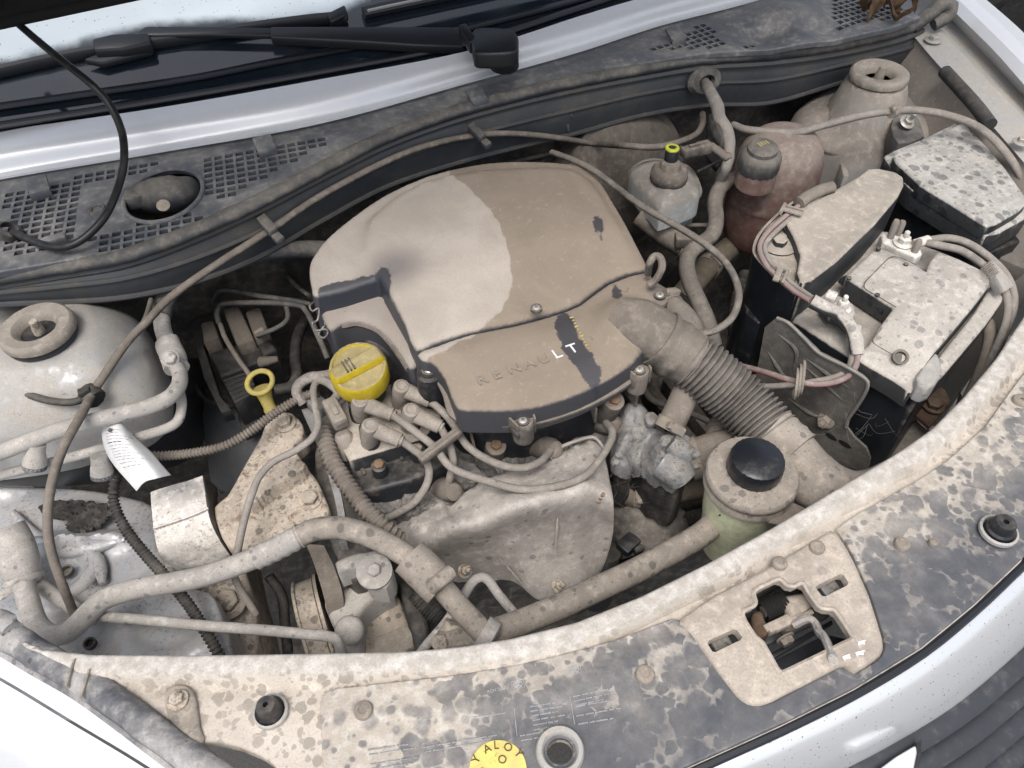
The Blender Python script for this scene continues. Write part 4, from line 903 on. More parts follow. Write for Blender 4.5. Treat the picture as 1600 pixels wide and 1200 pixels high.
# lettering in the dust
z_t = cp(.0075)
a, b = P(748, 602, cp(.0068)), P(914, 545, cp(.0068)); d = (b-a).normalized(); yv = Vector((0, .08, 1)).cross(d)
for i, ch in enumerate('RENAULT'):
    c = a.lerp(b, i/7)+Vector((0, 0, .0002)); obj('letter', text_vf(ch, c, d, yv, .019, .0006), m_inkb if ch in 'LT' else m_inkd, front)
a, b = P(893, 496, cp(.006)), P(921, 547, cp(.006)); d2 = (b-a).normalized()
for i in range(11):
    c = a.lerp(b, i/10.5); obj('small_print', box(c, d2*.0012, Vector((0, .08, 1)).cross(d2)*(.0014 if i % 3 else .0022), (0, 0, .0004), .0003), m_inky, front)
a = P(921, 532, cp(.0065)); obj('letter', text_vf('1.4', a, d, yv, .015, .0003), m_inkd, front)

# intake elbow, collar, corrugated hose, snorkel
ih = thing('intake_hose', 'fat ribbed intake hose from air box down to the front duct', 'hose', P(1140, 620, .72))
obj('elbow', tube(PP([(965, 495, .872), (990, 506, .872), (1020, 522, .862), (1046, 541, .85)]), [.022, .030, .0305, .0295], 24, .006), m_hose, ih)
pc = PP([(1028, 528, .858), (1052, 545, .847), (1078, 561, .836)])
obj('collar', tube(pc, L(pc[1], 46), 28, .004, prof=lambda s, t: 1.0+(.05 if s < .006 or .45*t < s < .55*t else 0)), m_hose, ih)
hp_ = PP([(1074, 558, .838), (1108, 585, .826), (1147, 619, .81), (1178, 650, .80), (1205, 680, .793)])
RH = L(hp_[2], 45); per = .0062
obj('bellows', tube(hp_, RH, 30, per/6, prof=lambda s, t: 1.04-.2*(.5+.5*math.cos(2*math.pi*s/per))**1.6), dm('bellows_rubber', (.035, .035, .036), .8, .55, patch=.2, dcol=(.25, .22, .185)), ih, ang=60)
cf = PP([(1200, 676, .794), (1222, 695, .79), (1240, 712, .787)])
obj('cuff', tube(cf, RH*.97, 28, .004, prof=lambda s, t: 1+(.04 if s % .011 < .004 else 0)), m_hosel, ih)
dn_ = PP([(1232, 706, .788), (1262, 742, .785), (1300, 768, .785), (1350, 775, .785), (1420, 745, .785)])
obj('duct', tube(dn_, [RH*.98, RH*1.02, RH*.95, RH*.8, RH*.8], 24, .006, flat=.8), m_hosel, ih)

# ------------------------------------------------------------------ oil cap, dipstick
oc = thing('oil_filler_cap', 'round yellow oil filler cap with grip bar', 'cap', P(572, 600, .80))
c = P(562, 582, .838); ax = Vector((-.06, -.22, 1)); R = L(c, 45); x, y, z = basis(ax)
capo = obj('cap', lathe(c, [(R*.94, -.016), (R, -.012), (R, .010), (R*.96, .0135), (R*.88, .0145), (R*.84, .012), (.0005, .012)], ax, 56, jit=lambda a, h: 1+.008*math.cos(a*36)), m_yellow, oc)
u = (P(602, 548, .84)-P(523, 585, .84)).normalized(); u = (u-z*u.dot(z)).normalized(); v = z.cross(u)
obj('grip', bev(([c+z*.010+u*a*R*.99+v*b*R*k for k, a, b in ((.34, -1, -1), (.34, 1, -1), (.34, 1, 1), (.34, -1, 1))]+[c+z*.0245+u*a*R*.86+v*b*R*.24 for a, b in ((-1, -1), (1, -1), (1, 1), (-1, 1))], [(3, 2, 1, 0), (4, 5, 6, 7), (0, 1, 5, 4), (1, 2, 6, 5), (2, 3, 7, 6), (3, 0, 4, 7)]), .004, 3), m_yellow, oc)
for k in range(3): obj('grip_groove', box(c+z*.0245-u*(R*(.42-.13*k)), u*.0008, v*R*.24, z*.0012), m_void, oc)
obj('filler_neck', lathe(c, [(R*.7, -.06), (R*.7, -.03), (R*.8, -.022), (R*.8, -.012)], ax, 28), m_hose, oc)
ds = thing('dipstick', 'yellow ringed oil dipstick beside the engine mount bracket', 'dipstick', P(428, 648, .74))
c = P(406, 597, .80); R = L(c, 20); ax = Vector((-.15, -.2, 1)); x, y, z = basis(ax)
rp = [c+x*R*math.cos(t)+y*R*math.sin(t) for t in np.linspace(0, 2*math.pi, 40)]
obj('ring', tube(rp, L(c, 4.2), 12, smooth=False), m_yelst, ds)
obj('funnel', tube(PP([(410, 606, .792), (416, 624, .778), (424, 642, .765)]), [.0105, .0075, .0065], 18, .003, prof=lambda s, t: 1+(.18 if s > t-.006 else 0)), m_yelst, ds)
obj('guide_tube', tube(PP([(422, 640, .766), (432, 656, .72), (445, 665, .62)]), .005, 10), m_hose, ds)

# ------------------------------------------------------------------ ignition coil, leads
ic = thing('ignition_coil', 'dusty dark ignition coil block carrying four plug boots', 'ignition coil', P(600, 690, .74))
COILP = [(524, 640), (545, 618), (600, 600), (660, 596), (676, 615), (690, 650), (662, 684), (620, 697), (545, 719), (534, 700)]
obj('housing', slab(COILP, .785, .045, .003, .008, 0, lambda q, d: .004*sm((d-.006)/.004)), m_relay, ic)
obj('front_skirt', slab([(545, 720), (620, 698), (668, 682), (700, 690), (705, 720), (640, 752), (560, 772), (548, 750)], .762, .05, .005, .008, 1), m_black, ic)
for q in ((592, 727), (652, 702)):
    c = P(q[0], q[1], .778); R = L(c, 9.5); o = obj('mounting_bolt', hexbolt(c, (0, -.1, 1), R*.9, R*.5, 0), m_rustb if q[0] < 600 else m_tan, ic); obj('bolt_sleeve', lathe(c, [(R*1.35, -.03), (R*1.3, 0), (R*1.0, .001)], (0, -.1, 1), 20), m_black, o)
for i, p_ in enumerate(((566, 735), (625, 712), (680, 705))): obj('rib', box(P(*p_, .757), (.002, 0, 0), (0, .012, 0), (0, 0, .008), .0008), m_black, ic)
def lead(head, base, neck, wire, plug, label, rot=0):
    t = thing('spark_plug_lead', label, 'ignition lead', P(base[0], base[1], .77), 'four spark plug leads')
    hc_ = P(head[0], head[1], .818); bc = P(base[0], base[1], .788)
    nk = P(neck[0], neck[1], .808); r = .0094
    obj('tower', lathe(bc, [(r*1.1, -.01), (r*1.1, .012), (r*1.0, .018), (r*.95, .026)], seg=24), m_black, t)
    dirv = (nk-hc_)
    b = obj('boot', tube([hc_-dirv*.03, hc_+dirv*.3, hc_+dirv*.62, nk], [r*.98, r*.95, r*.86, r*.78], 20, .0025, prof=lambda s, L_: (1.05 if s > L_*.68 else 1.0)), m_boot, t)
    obj('boot_head', lathe(hc_+Vector((0, 0, -.019)), [(r*1.02, -.012), (r*1.06, .004), (r*1.05, .019), (r*.9, .0275), (r*.6, .029), (r*.5, .0278), (.0004, .0278)], (.1, -.25, 1), 28), m_boot, t)
    obj('boot_cuff', tube([hc_+dirv*.93, nk+dirv*.08], r*.62, 16, smooth=False), m_boot, t)
    wp_ = [nk]+PP(wire); obj('cable', tube(wp_, L(wp_[1], 6.3), 12), m_lead, t)
    pc_ = P(*plug); obj('plug_boot', lathe(pc_, [(.004, .022), (.0095, .020), (.0125, .012), (.0135, 0), (.012, -.02), (.010, -.03)][::-1], (.25, -.75, .6), 22), m_hose, t)
lead((558, 627), (563, 652), (613, 648), [(640, 668, .81), (678, 698, .80), (706, 731, .79), (759, 751, .785), (818, 765, .782), (874, 759, .782), (916, 742, .782), (947, 703, .782), (957, 676, .778), (947, 660, .765)], (946, 662, .745), 'longest plug lead, sweeping over the heat shield to the far plug')
lead((573, 666), (580, 690), (625, 688), [(640, 698, .80), (660, 714, .79), (670, 732, .78), (667, 756, .77), (650, 782, .758), (628, 798, .745), (603, 810, .73)], (598, 808, .71), 'plug lead bending down beside the ribbed conduit')
lead((622, 605), (628, 628), (672, 627), [(690, 642, .81), (709, 664, .80), (728, 694, .79), (754, 714, .785), (787, 728, .782), (818, 731, .78), (843, 722, .775), (860, 704, .765)], (853, 700, .75), 'plug lead running below the air box rim to a round boot')
lead((637, 642), (644, 664), (688, 667), [(696, 682, .80), (704, 700, .79), (708, 722, .78), (704, 742, .765), (699, 760, .745)], (697, 765, .735), 'shortest plug lead dropping straight to its round boot')
cb = thing('lead_comb', 'grey plastic strip clipping the plug leads together', 'cable clip', P(688, 696, .79))
a, b = P(656, 720, .803), P(720, 672, .812); u = (b-a).normalized(); v = Vector((-u.y, u.x, 0))
obj('bar', box((a+b)/2, u*((b-a).length/2), v*.0045, (0, 0, .0045), .001), m_hose, cb)
obj('slot_line', box((a+b)/2+Vector((0, 0, .0046)), u*((b-a).length*.46), v*.0008, (0, 0, .0004)), m_void, cb)
# bolted brackets of the head
for q, z in (((775, 696), .765), ((960, 626), .80)):
    c = P(q[0], q[1], z); R = L(c, 10)
    h = thing('air_box_stay', 'grey stay with rusty bolt under the %s of the air box' % ('front lip' if q[0] < 800 else 'right corner'), 'bracket', c-Vector((0, 0, .05)))
    obj('boss', lathe(c, [(R*1.7, -.05), (R*1.7, -.004), (R*1.6, 0), (R*1.15, .001)], (0, -.35, 1), 26), m_hose, h)
    obj('bolt', hexbolt(c, (0, -.35, 1), R*.85, R*.6, 1.15), m_rustb, h)
    for s in (-1, 1): obj('web', box(c+Vector((s*.022, .014, .0)), (.0015, 0, 0), (-s*.004, .020, .006), (0, 0, .012), .0006), m_hose, h)

# ------------------------------------------------------------------ exhaust heat shield
hsd = thing('heat_shield', 'pinkish beige pressed exhaust heat shield with splash spots', 'heat shield', P(800, 900, .56))
rows = [[(611, 818, .70), (650, 797, .722), (686, 780, .735), (703, 787, .735), (722, 771, .742), (760, 749, .75), (804, 732, .752), (855, 719, .752), (885, 703, .752), (924, 686, .750), (941, 702, .745)],
        [(618, 835, .70), (655, 818, .725), (690, 806, .740), (708, 808, .742), (730, 796, .748), (765, 780, .756), (808, 768, .758), (856, 754, .758), (890, 742, .757), (928, 728, .754), (951, 738, .742)],
        [(640, 862, .69), (675, 848, .715), (705, 838, .73), (725, 832, .736), (745, 824, .742), (775, 812, .748), (812, 802, .75), (858, 788, .752), (893, 778, .752), (930, 770, .748), (958, 785, .735)],
        [(668, 886, .665), (700, 872, .685), (724, 863, .695), (742, 858, .700), (762, 852, .705), (788, 845, .708), (820, 840, .71), (860, 832, .712), (895, 825, .712), (930, 818, .708), (958, 830, .695)],
        [(698, 904, .64), (722, 896, .65), (742, 892, .655), (758, 890, .66), (775, 888, .662), (800, 888, .662), (830, 888, .662), (864, 882, .664), (896, 876, .664), (926, 866, .66), (948, 872, .65)],
        [(716, 912, .61), (735, 910, .615), (752, 908, .62), (770, 907, .62), (786, 908, .62), (808, 918, .615), (836, 938, .605), (866, 936, .605), (896, 926, .608), (920, 912, .61), (934, 900, .61)]]
for k_, dz_ in ((1, .006), (2, .014), (3, -.004), (4, -.012)): rows[k_] = [(x, y, z+dz_) for x, y, z in rows[k_]]
BUMP = [(P(x, y, z), h, s) for x, y, z, h, s in ((650, 835, .72, .010, .020), (700, 838, .74, .012, .018), (760, 822, .755, .011, .022), (800, 800, .76, .012, .018), (845, 790, .76, .010, .020), (900, 765, .76, .012, .020), (790, 770, .755, -.006, .012), (860, 850, .71, .008, .025), (760, 868, .69, -.008, .014), (820, 905, .65, .010, .022), (905, 880, .66, .008, .02))]
def emb(v): return sum(h*math.exp(-((v.x-c.x)**2+(v.y-c.y)**2)/s**2) for c, h, s in BUMP)
nn = lambda v: Vector((0, -.3, 1))*emb(v)+Vector((0, 0, 1))*(.0045*noise.fractal(v*24, 1, 2, 3)+.0010*noise.noise(v*90))
sh = obj('shell', patch([PP(r) for r in rows], 7, 6, .0015, bump=nn), m_shield, hsd, ang=70)
for a, b, r in (((780, 872, .688), (826, 925, .626), .0022), ((872, 800, .75), (868, 860, .692), .002), ((835, 946, .605), (920, 905, .614), .003)):
    pa, pb = P(*a), P(*b); obj('pressed_crease', tube([pa, (pa+pb)/2+Vector((0, 0, .001)), pb], [.0004, r, .0004], 8, .003), m_shield, hsd)
for q, z in (((934, 775), .752), ((726, 892), .665), ((872, 915), .632)):
    c = P(q[0], q[1], z); obj('shield_bolt', noisy(hexbolt(c, (.2, -.5, .8), .0055, .006, 1.5, .006), .0006, 150), m_rustb if q[0] == 934 else m_tan, hsd)
obj('top_flange', tube(PP([(860, 716, .756), (871, 701, .76), (924, 683, .758), (944, 700, .75)]), .002, 6), m_shield, hsd)
dpx = PP([(942, 860, .62), (935, 900, .58), (930, 930, .52)]); obj('down_pipe', tube(dpx, .022, 20), m_hosed, hsd)

# ------------------------------------------------------------------ thermostat housing and coolant hoses
th_ = thing('thermostat_housing', 'lumpy oxidised aluminium thermostat housing below the intake hose', 'thermostat', P(1020, 700, .66))
TO = [(967, 644), (979, 632), (993, 631), (1009, 647), (1016, 660), (1025, 671), (1047, 680), (1066, 679), (1076, 695), (1088, 710), (1075, 722), (1081, 730), (1077, 744), (1060, 760), (1040, 752), (1023, 748), (1007, 732), (992, 714), (985, 730), (966, 729), (956, 722), (960, 692), (964, 660)]
lump = [(985, 655, .020, .018), (1003, 668, .012, .010), (975, 690, .010, .012), (970, 715, .008, .010), (1035, 700, .010, .014), (1040, 725, .016, .018), (1060, 700, .016, .013), (1075, 708, .010, .009), (1060, 745, .008, .012), (1005, 700, -.012, .010), (990, 705, -.012, .010)]
def thd(q, d):
    z = .012*sm(d/.012)
    for x, y, h, s in lump:
        c = P(x, y, .755); z = z+h*np.exp(-((q[:, 0]-c.x)**2+(q[:, 1]-c.y)**2)/s**2)
    return z
obj('casting', noisy(slab(TO, .745, .016, .006, .0030, 2, thd), .0048, 50, 4), m_alu, th_, ang=70)
obj('lower_casting', noisy(slab([(x+(1015-x)*.08, y) for x, y in TO], .735, .08, .004, .01, 2), .003, 60), m_hosed, th_)
obj('outlet', noisy(tube(PP([(1035, 722, .765), (1055, 735, .762), (1066, 748, .755)]), [.018, .020, .017], 18, .004), .0012, 90), m_alu, th_)
obj('plug', tube(PP([(1048, 692, .785), (1064, 704, .78), (1078, 712, .775)]), [.011, .012, .010], 16, .003), m_alu, th_)
obj('ear', join(prism([(1008, 648), (1020, 643), (1031, 655), (1022, 662), (1012, 662)], .78, .006, .002, 2, 3)), m_alu, th_)
obj('ear_hole', lathe(P(1020, 652, .7805), [(.004, 0), (.0003, .0004)], seg=14), m_void, th_)
for q in ((1035, 695), (960, 724), (1085, 712)): obj('housing_bolt', hexbolt(P(q[0], q[1], .785 if q[0] > 1000 else .755), (.2, -.4, 1), .0042, .005, 0), m_alu, th_)
def hose(name, label, pts, wpx, mat, clamps=(), cat_='hose', seg=20, step=None, prof=None, flat=1.0, group=None):
    p = PP(pts); mp = p[len(p)//2]; r = L(mp, wpx/2)
    t = thing(name, label, cat_, Vector((mp.x, mp.y, min(q.z for q in p)-r)), group)
    obj('hose', tube(p, r, seg, step, prof, flat=flat), mat, t)
    cen = cat(p, 12)
    for f in clamps:
        k = int(f*(len(cen)-1)); k = max(1, min(len(cen)-2, k)); d = (cen[k+1]-cen[k-1]).normalized(); cc = cen[k]
        cl = obj('clamp', lathe(cc, [(r*1.02, -.006), (r*1.09, -.006), (r*1.09, .006), (r*1.02, .006)], d, 26, ring=True), m_bolt, t)
        s = Vector((.3, -.5, .8)); s = (s-d*s.dot(d)).normalized(); obj('clamp_screw', join(box(cc+s*r*1.2, d*.005, d.cross(s)*.008, s*.0035, .001), hexbolt(cc+s*r*1.2+d.cross(s)*.007, d.cross(s), .0045, .005, 0)), m_bolt, cl)
    return t
hose('heater_hose', 'short upright coolant hose clamped onto the thermostat housing', [(1085, 560, .80), (1080, 590, .805), (1068, 622, .80), (1055, 650, .79), (1043, 672, .78)], 43, m_hose, (.92,))
hose('coolant_stub_hose', 'small clamped coolant hose end tucked behind the ribbed hose', [(1150, 610, .74), (1138, 640, .745), (1126, 664, .75), (1116, 690, .75)], 34, m_hose, (.75,))
hose('coolant_outlet_hose', 'wide coolant hose between thermostat housing and power steering reservoir', [(1062, 720, .745), (1085, 716, .75), (1110, 708, .755), (1140, 700, .755)], 62, m_hose, (.35,))
hose('cross_coolant_hose', 'horizontal coolant pipe with a clip beneath the thermostat housing', [(940, 768, .66), (965, 771, .66), (1000, 775, .66), (1050, 770, .66), (1110, 760, .66)], 34, dm('hose_brown', (.05, .045, .035), .75, .6, patch=.3, dcol=(.24, .19, .135)), (.48,))
hose('radiator_hose', 'long dusty radiator hose lying along the crossmember lip', [(1125, 805, .735), (1100, 832, .735), (1050, 862, .735), (983, 897, .735), (933, 920, .735), (880, 945, .735), (820, 970, .732), (760, 990, .73), (690, 1005, .72)], 40, m_hosel, (.03,))
# alternator / fan behind the radiator hose
fm = thing('fan_motor', 'dark fan motor housing in the gap beside the heat shield', 'motor', P(1010, 830, .5))
c = P(1005, 815, .60); obj('can', lathe(c, [(.001, .05), (.03, .05), (.045, .042), (.05, .03), (.05, -.03)][::-1], (0, .9, .5), 30), m_void, fm)
obj('cable', tube(PP([(1065, 800, .62), (1050, 825, .62), (1020, 848, .62), (990, 860, .62)]), .006, 10), m_hosed, fm)
obj('connector', box(P(982, 850, .625), (.012, .004, 0), (-.003, .009, 0), (0, 0, .006), .002), m_black, fm)
obj('shroud', patch([PP([(900, 960, .66), (1000, 905, .66), (1100, 850, .66), (1200, 800, .66)]), PP([(910, 930, .58), (1000, 880, .58), (1100, 830, .58), (1200, 780, .58)]), PP([(910, 900, .45), (1000, 860, .45), (1100, 810, .45), (1200, 760, .45)])], 3, 4, .003), m_black, fm)

# ------------------------------------------------------------------ power steering reservoir
ps = thing('steering_reservoir', 'pale green power steering reservoir with wide lid and black cap', 'reservoir', P(1150, 850, .70))
c = P(1175, 740, .805); R = L(c, 72)
obj('body', lathe(c, [(R*.62, -.14), (R*.74, -.12), (R*.80, -.075), (R*.83, -.070), (R*.83, -.066), (R*.85, -.062), (R*.9, -.02), (R*.9, -.008)], seg=48), m_pale, ps)
ldr = obj('lid', lathe(c, [(R*.93, -.020), (R*.99, -.018), (R*1.0, -.012), (R*.97, -.0095), (R*.98, -.006), (R*1.0, -.004), (R*.99, .001), (R*.95, .0035), (R*.6, .006), (R*.52, .006)], seg=56), m_hosel, ps)
R2 = L(c, 42); kn = lambda a, h: 1+.012*math.cos(a*24)
obj('cap', lathe(c+Vector((0, 0, .005)), [(R2*.94, 0), (R2*1.0, .003), (R2*1.0, .016), (R2*.95, .021), (R2*.82, .0235), (.0005, .0245)], (.03, -.02, 1), 60, jit=kn), m_blackc, ps)
a, b = P(1120, 800, .778), P(1143, 812, .775)
obj('level_marks', join(*[box(P(1122+k*7, 800+k*2.6, .772)+Vector((0, -.004, 0)), (.0016, -.0005, 0), (0, .0004, .0001), (0, 0, .0012)) for k in range(4)]), m_hosed, ps)
obj('bracket', prism([(1200, 815), (1240, 785), (1262, 795), (1225, 822)], .79, .004, .001), m_hose, ps)
# ------------------------------------------------------------------ engine mount and bracket
mb = thing('engine_mount_bracket', 'rusty tan engine mount bracket with hex bolts and a raised rib', 'bracket', P(430, 770, .70))
BR = [(413, 664), (421, 652), (434, 648), (456, 647), (468, 655), (474, 668), (472, 682), (461, 692), (461, 702), (484, 735), (497, 752), (510, 782), (514, 798), (500, 812), (460, 828), (407, 850), (375, 856), (353, 850), (338, 820), (332, 788), (353, 772), (375, 737), (396, 700), (407, 681)]
brp = xy([(400, 772), (430, 742), (456, 722), (484, 737), (480, 748), (432, 776), (404, 800), (388, 800)], (.77, 0, .10))
plate_ = obj('plate', slab(BR, (.77, 0, .10), .028, .004, .0032, 2, lambda q, d: .0165*sm((sdist(q, brp)+.001)/.0018)-.004*sm((P(400, 800, .77).x-q[:, 0])/.05)), m_tan, mb)
for q in ((445, 661), (485, 781)):
    c = P(q[0], q[1], .748 if q[1] > 700 else .762); R = L(c, 13); obj('bolt', hexbolt(P(q[0], q[1], (.7705, 0, .10)), (0, -.1, 1), R, R*.8, 1.4), m_tan, mb)
obj('hole', lathe(P(456, 740, (.7868, 0, .10)), [(.0042, 0), (.0003, .0003)], (0, -.1, 1), 16), m_void, mb)
em = thing('engine_mount', 'cream speckled rubber engine mount block beside the tan bracket', 'engine mount', P(290, 850, .62))
rows = [[(235, 769, .760), (262, 760, .762), (290, 752, .762), (316, 743, .760)], [(237, 795, .758), (265, 787, .760), (293, 778, .760), (320, 768, .758)], [(240, 824, .754), (268, 815, .756), (297, 806, .756), (324, 795, .754)], [(243, 845, .744), (271, 836, .746), (300, 827, .746), (330, 817, .744)], [(250, 868, .726), (279, 860, .728), (310, 851, .728), (342, 842, .726)], [(266, 898, .692), (297, 890, .694), (330, 882, .694), (362, 872, .692)]]
obj('block', patch([PP(r) for r in rows], 5, 5, .05, (.1, .25, -1), bump=lambda v: Vector((0, 0, 1))*(.0009*noise.fractal(v*110, 1, 2, 3))), m_mount, em, ang=50)
obj('block_ridge', tube(PP([(240, 825, .7565), (268, 816, .7585), (297, 806, .7585), (325, 794, .7565)]), .0016, 6), m_mount, em)
obj('side_plate', patch([PP([(320, 744, .758), (332, 800, .75), (345, 840, .735), (368, 880, .69)]), PP([(338, 760, .72), (344, 805, .715), (356, 840, .70), (376, 880, .66)])], 3, 5, .004), m_hose, em)
obj('base', slab([(240, 830), (350, 790), (380, 880), (400, 960), (395, 1040), (340, 1045), (290, 960), (262, 900)], (.655, 0, .05), .10, .006, .012, 2), m_tan, em)
obj('base_bolt', hexbolt(P(357, 940, .662), (0, -.3, 1), .0125, .011, 1.6), m_tan, em)
# timing cover edge between bracket and coil
tc_ = thing('timing_cover', 'whitish metal timing cover edge beside the ribbed conduit', 'timing cover', P(510, 780, .6))
obj('edge_plate', patch([PP([(471, 640, .775), (484, 668, .775), (500, 705, .772), (515, 750, .768), (527, 800, .76), (530, 850, .745)]), PP([(486, 636, .775), (500, 662, .775), (514, 705, .772), (528, 752, .768), (538, 800, .76), (542, 850, .745)])], 3, 6, .012, bump=lambda v: Vector((0, 0, 1))*(.0015*noise.fractal(v*80, 1, 2, 3))), m_alu, tc_, ang=60)
obj('casing', slab([(490, 700), (520, 690), (560, 760), (600, 820), (610, 870), (560, 900), (535, 890), (500, 800)], .72, .10, .008, .012, 2), m_void, tc_)
obj('strip', patch([PP([(478, 850, .72), (492, 885, .715), (506, 932, .70), (512, 960, .68)]), PP([(506, 852, .72), (522, 886, .715), (534, 922, .70), (538, 950, .68)])], 4, 5, .03), m_hose, tc_)
obj('lug', noisy(box(P(497, 634, .785), (.008, .003, 0), (-.004, .012, 0), (0, 0, .008), .002), .001, 100), m_alu, tc_)
# ------------------------------------------------------------------ compressor, bracket, pulley
cm = thing('compressor', 'dusty compressor body with pale plate behind the crossmember', 'compressor', P(600, 1000, .52))
obj('body', noisy(slab([(566, 950), (590, 936), (614, 921), (622, 930), (638, 972), (650, 1012), (640, 1060), (560, 1060), (556, 1010), (563, 966)], (.69, 0, .15), .12, .005, .008, 1), .0008, 80), m_tan, cm)
obj('plate', slab([(582, 998), (610, 986), (638, 974), (644, 990), (650, 1008), (640, 1014), (632, 1016), (634, 1050), (592, 1050)], (.71, 0, .15), .008, .0015, .01, 0), m_lip, cm)
obj('side_lump', noisy(slab([(622, 905), (650, 920), (670, 965), (668, 1000), (655, 1030), (640, 990), (628, 940)], .66, .1, .01, .008, 2), .003, 60), m_hosed, cm)
obj('bellows', tube(PP([(652, 925, .66), (668, 945, .655), (690, 968, .65)]), .0125, 18, .0008, prof=lambda s, t: 1+.07*math.cos(2*math.pi*s/.0034)), m_hosed, cm, ang=70)
bk = thing('belt_tensioner_bracket', 'pale cast bracket with large washer and bolt above the pulley', 'bracket', P(575, 930, .66))
obj('upper_arm', noisy(slab([(522, 876), (555, 862), (590, 858), (604, 868), (614, 890), (612, 905), (602, 917), (585, 917), (570, 908), (564, 888), (545, 886), (527, 893)], .738, .03, .005, .006, 1), .0007, 90), m_alup, bk)
obj('lower_arm', noisy(slab([(562, 908), (600, 912), (613, 918), (592, 930), (570, 946), (562, 966), (561, 996), (553, 1008), (540, 1005), (526, 990), (514, 966), (506, 944), (509, 930), (535, 918)], (.715, 0, .10), .04, .008, .006, 2), .0009, 80), m_alup, bk)
c = P(585, 893, .742); obj('washer_bolt', hexbolt(c, (0, -.2, 1), L(c, 11), L(c, 11), 2.0), m_alup, bk)
obj('washer', lathe(c, [(L(c, 28), -.004), (L(c, 28), .001), (L(c, 20), .0025), (L(c, 5), .0025)], (0, -.2, 1), 34), m_alup, bk)
obj('foot', lathe(P(546, 985, .70), [(.014, -.03), (.015, 0), (.013, .005), (.008, .008), (.0004, .0085)], (0, -.5, .9), 26), m_alup, bk)
pu = thing('belt_pulley', 'dusty grooved belt pulley seen edge-on beside the cast bracket', 'pulley', P(487, 1010, .56))
ax = (P(492, 933, .68)-P(457, 946, .68)).normalized(); c0 = P(457, 950, .68); wd = (P(498, 936, .68)-c0).length; RP = .07
obj('wheel', lathe(c0+Vector((0, -.012, -RP)), [(.02, 0), (RP, 0), (RP+.002, .001), (RP+.002, .0035), (RP-.0005, .0045), (RP, wd*.82), (RP-.003, wd*.86), (RP+.003, wd*.88), (RP+.003, wd), (.02, wd)], ax, 64), m_tan, pu)
# ------------------------------------------------------------------ air conditioning pipes
def pipe(name, label, pts, wpx, mat, cat_='pipe', **k): return hose(name, label, pts, wpx, mat, (), cat_, **k)
ac = thing('air_conditioning_hose', 'thick air conditioning pipe bending from the canister over the mount to a rubber hose', 'pipe', P(300, 900, .65))
mp_ = PP([(38, 915, .745), (46, 945, .742), (58, 976, .74), (78, 992, .74), (102, 990, .742), (122, 975, .746), (142, 954, .75), (166, 935, .755), (213, 920, .762), (267, 911, .765), (320, 900, .78), (373, 882, .79), (405, 869, .795)])
obj('metal_pipe', tube(mp_, L(mp_[8], 16.5), 20, .006), m_alup, ac)
cr = PP([(400, 872, .795), (430, 858, .80), (470, 837, .806)]); obj('crimp', tube(cr, L(cr[1], 18), 22, .0018, prof=lambda s, t: 1.04+.05*math.cos(2*math.pi*s/.0095)), m_alup, ac)
rbp = PP([(464, 840, .806), (490, 828, .808), (512, 825, .808), (540, 826, .806), (580, 838, .80), (625, 862, .79), (652, 882, .785), (685, 912, .775), (715, 946, .765), (762, 996, .75)])
obj('rubber_hose', tube(rbp, L(rbp[3], 18), 22, .006), m_hosel, ac)
slv = PP([(640, 870, .788), (664, 894, .781), (690, 920, .773)]); obj('sleeve', tube(slv, L(slv[1], 31), 26, .005), m_hosel, ac)
obj('sleeve_clip', tube(PP([(676, 918, .79), (690, 905, .80), (703, 895, .797)]), .0075, 10), m_hosel, ac)
obj('end_cap', lathe(P(752, 986, .75), [(.016, 0), (.0165, .012), (.013, .014)], (.55, -.75, -.3), 22), m_alup, ac)
cn = PP([(8, 828, .765), (20, 850, .755), (32, 885, .742), (40, 913, .73)])
cap_ = thing('pipe_canister', 'dusty cylindrical air conditioning canister at the fender side', 'canister', P(20, 880, .70))
obj('canister', tube(cn, [L(cn[1], 29), L(cn[1], 30), L(cn[1], 29), L(cn[1], 22)], 26, .005), m_alup, cap_)
obj('collar', lathe(P(36, 905, .733), [(.0195, -.003), (.0205, 0), (.0195, .003)], (cn[3]-cn[2]), 26), m_alup, cap_)
obj('strap', patch([PP([(-40, 925, .74), (0, 925, .748), (28, 905, .758)]), PP([(-40, 940, .735), (0, 938, .742), (34, 912, .75)])], 3, 4, .002), m_alup, cap_)
pipe('thin_alloy_pipe', 'thin pale alloy pipe running level in front of the pulley', [(150, 962, .735), (180, 965, .74), (219, 968, .745), (312, 977, .75), (406, 984, .755), (480, 991, .755), (515, 995, .752), (528, 1003, .745), (534, 1030, .72), (535, 1060, .69)], 17, m_alup)
pipe('bent_thin_pipe', 'grey bent pipe under the canister crossing the wing panel', [(60, 912, .722), (90, 934, .722), (125, 955, .722), (150, 968, .722)], 22, m_alup)
acp = thing('air_conditioning_pipe', 'pale pipe along the left strut tower with a coupling and sleeve', 'pipe', P(150, 660, .77))
p1 = PP([(-40, 722, .86), (0, 707, .86), (50, 688, .86), (100, 670, .86), (183, 648, .857), (233, 635, .853), (264, 621, .85), (279, 603, .846), (281, 585, .842), (274, 570, .838)])
obj('lower_pipe', tube(p1, L(p1[4], 12.5), 18), m_alup, acp)
cpl = PP([(276, 575, .832), (270, 556, .834), (262, 536, .836)]); obj('coupling', noisy(tube(cpl, L(cpl[1], 19), 18, .004), .0012, 90), m_alup, acp)
obj('coupling_nut', hexbolt(P(266, 560, .85), (0, -.6, .8), .0075, .008, 1.3), m_alup, acp)
p2 = PP([(262, 538, .836), (254, 512, .838), (252, 490, .84)]); obj('upper_pipe', tube(p2, L(p2[1], 12.5), 18), m_alup, acp)
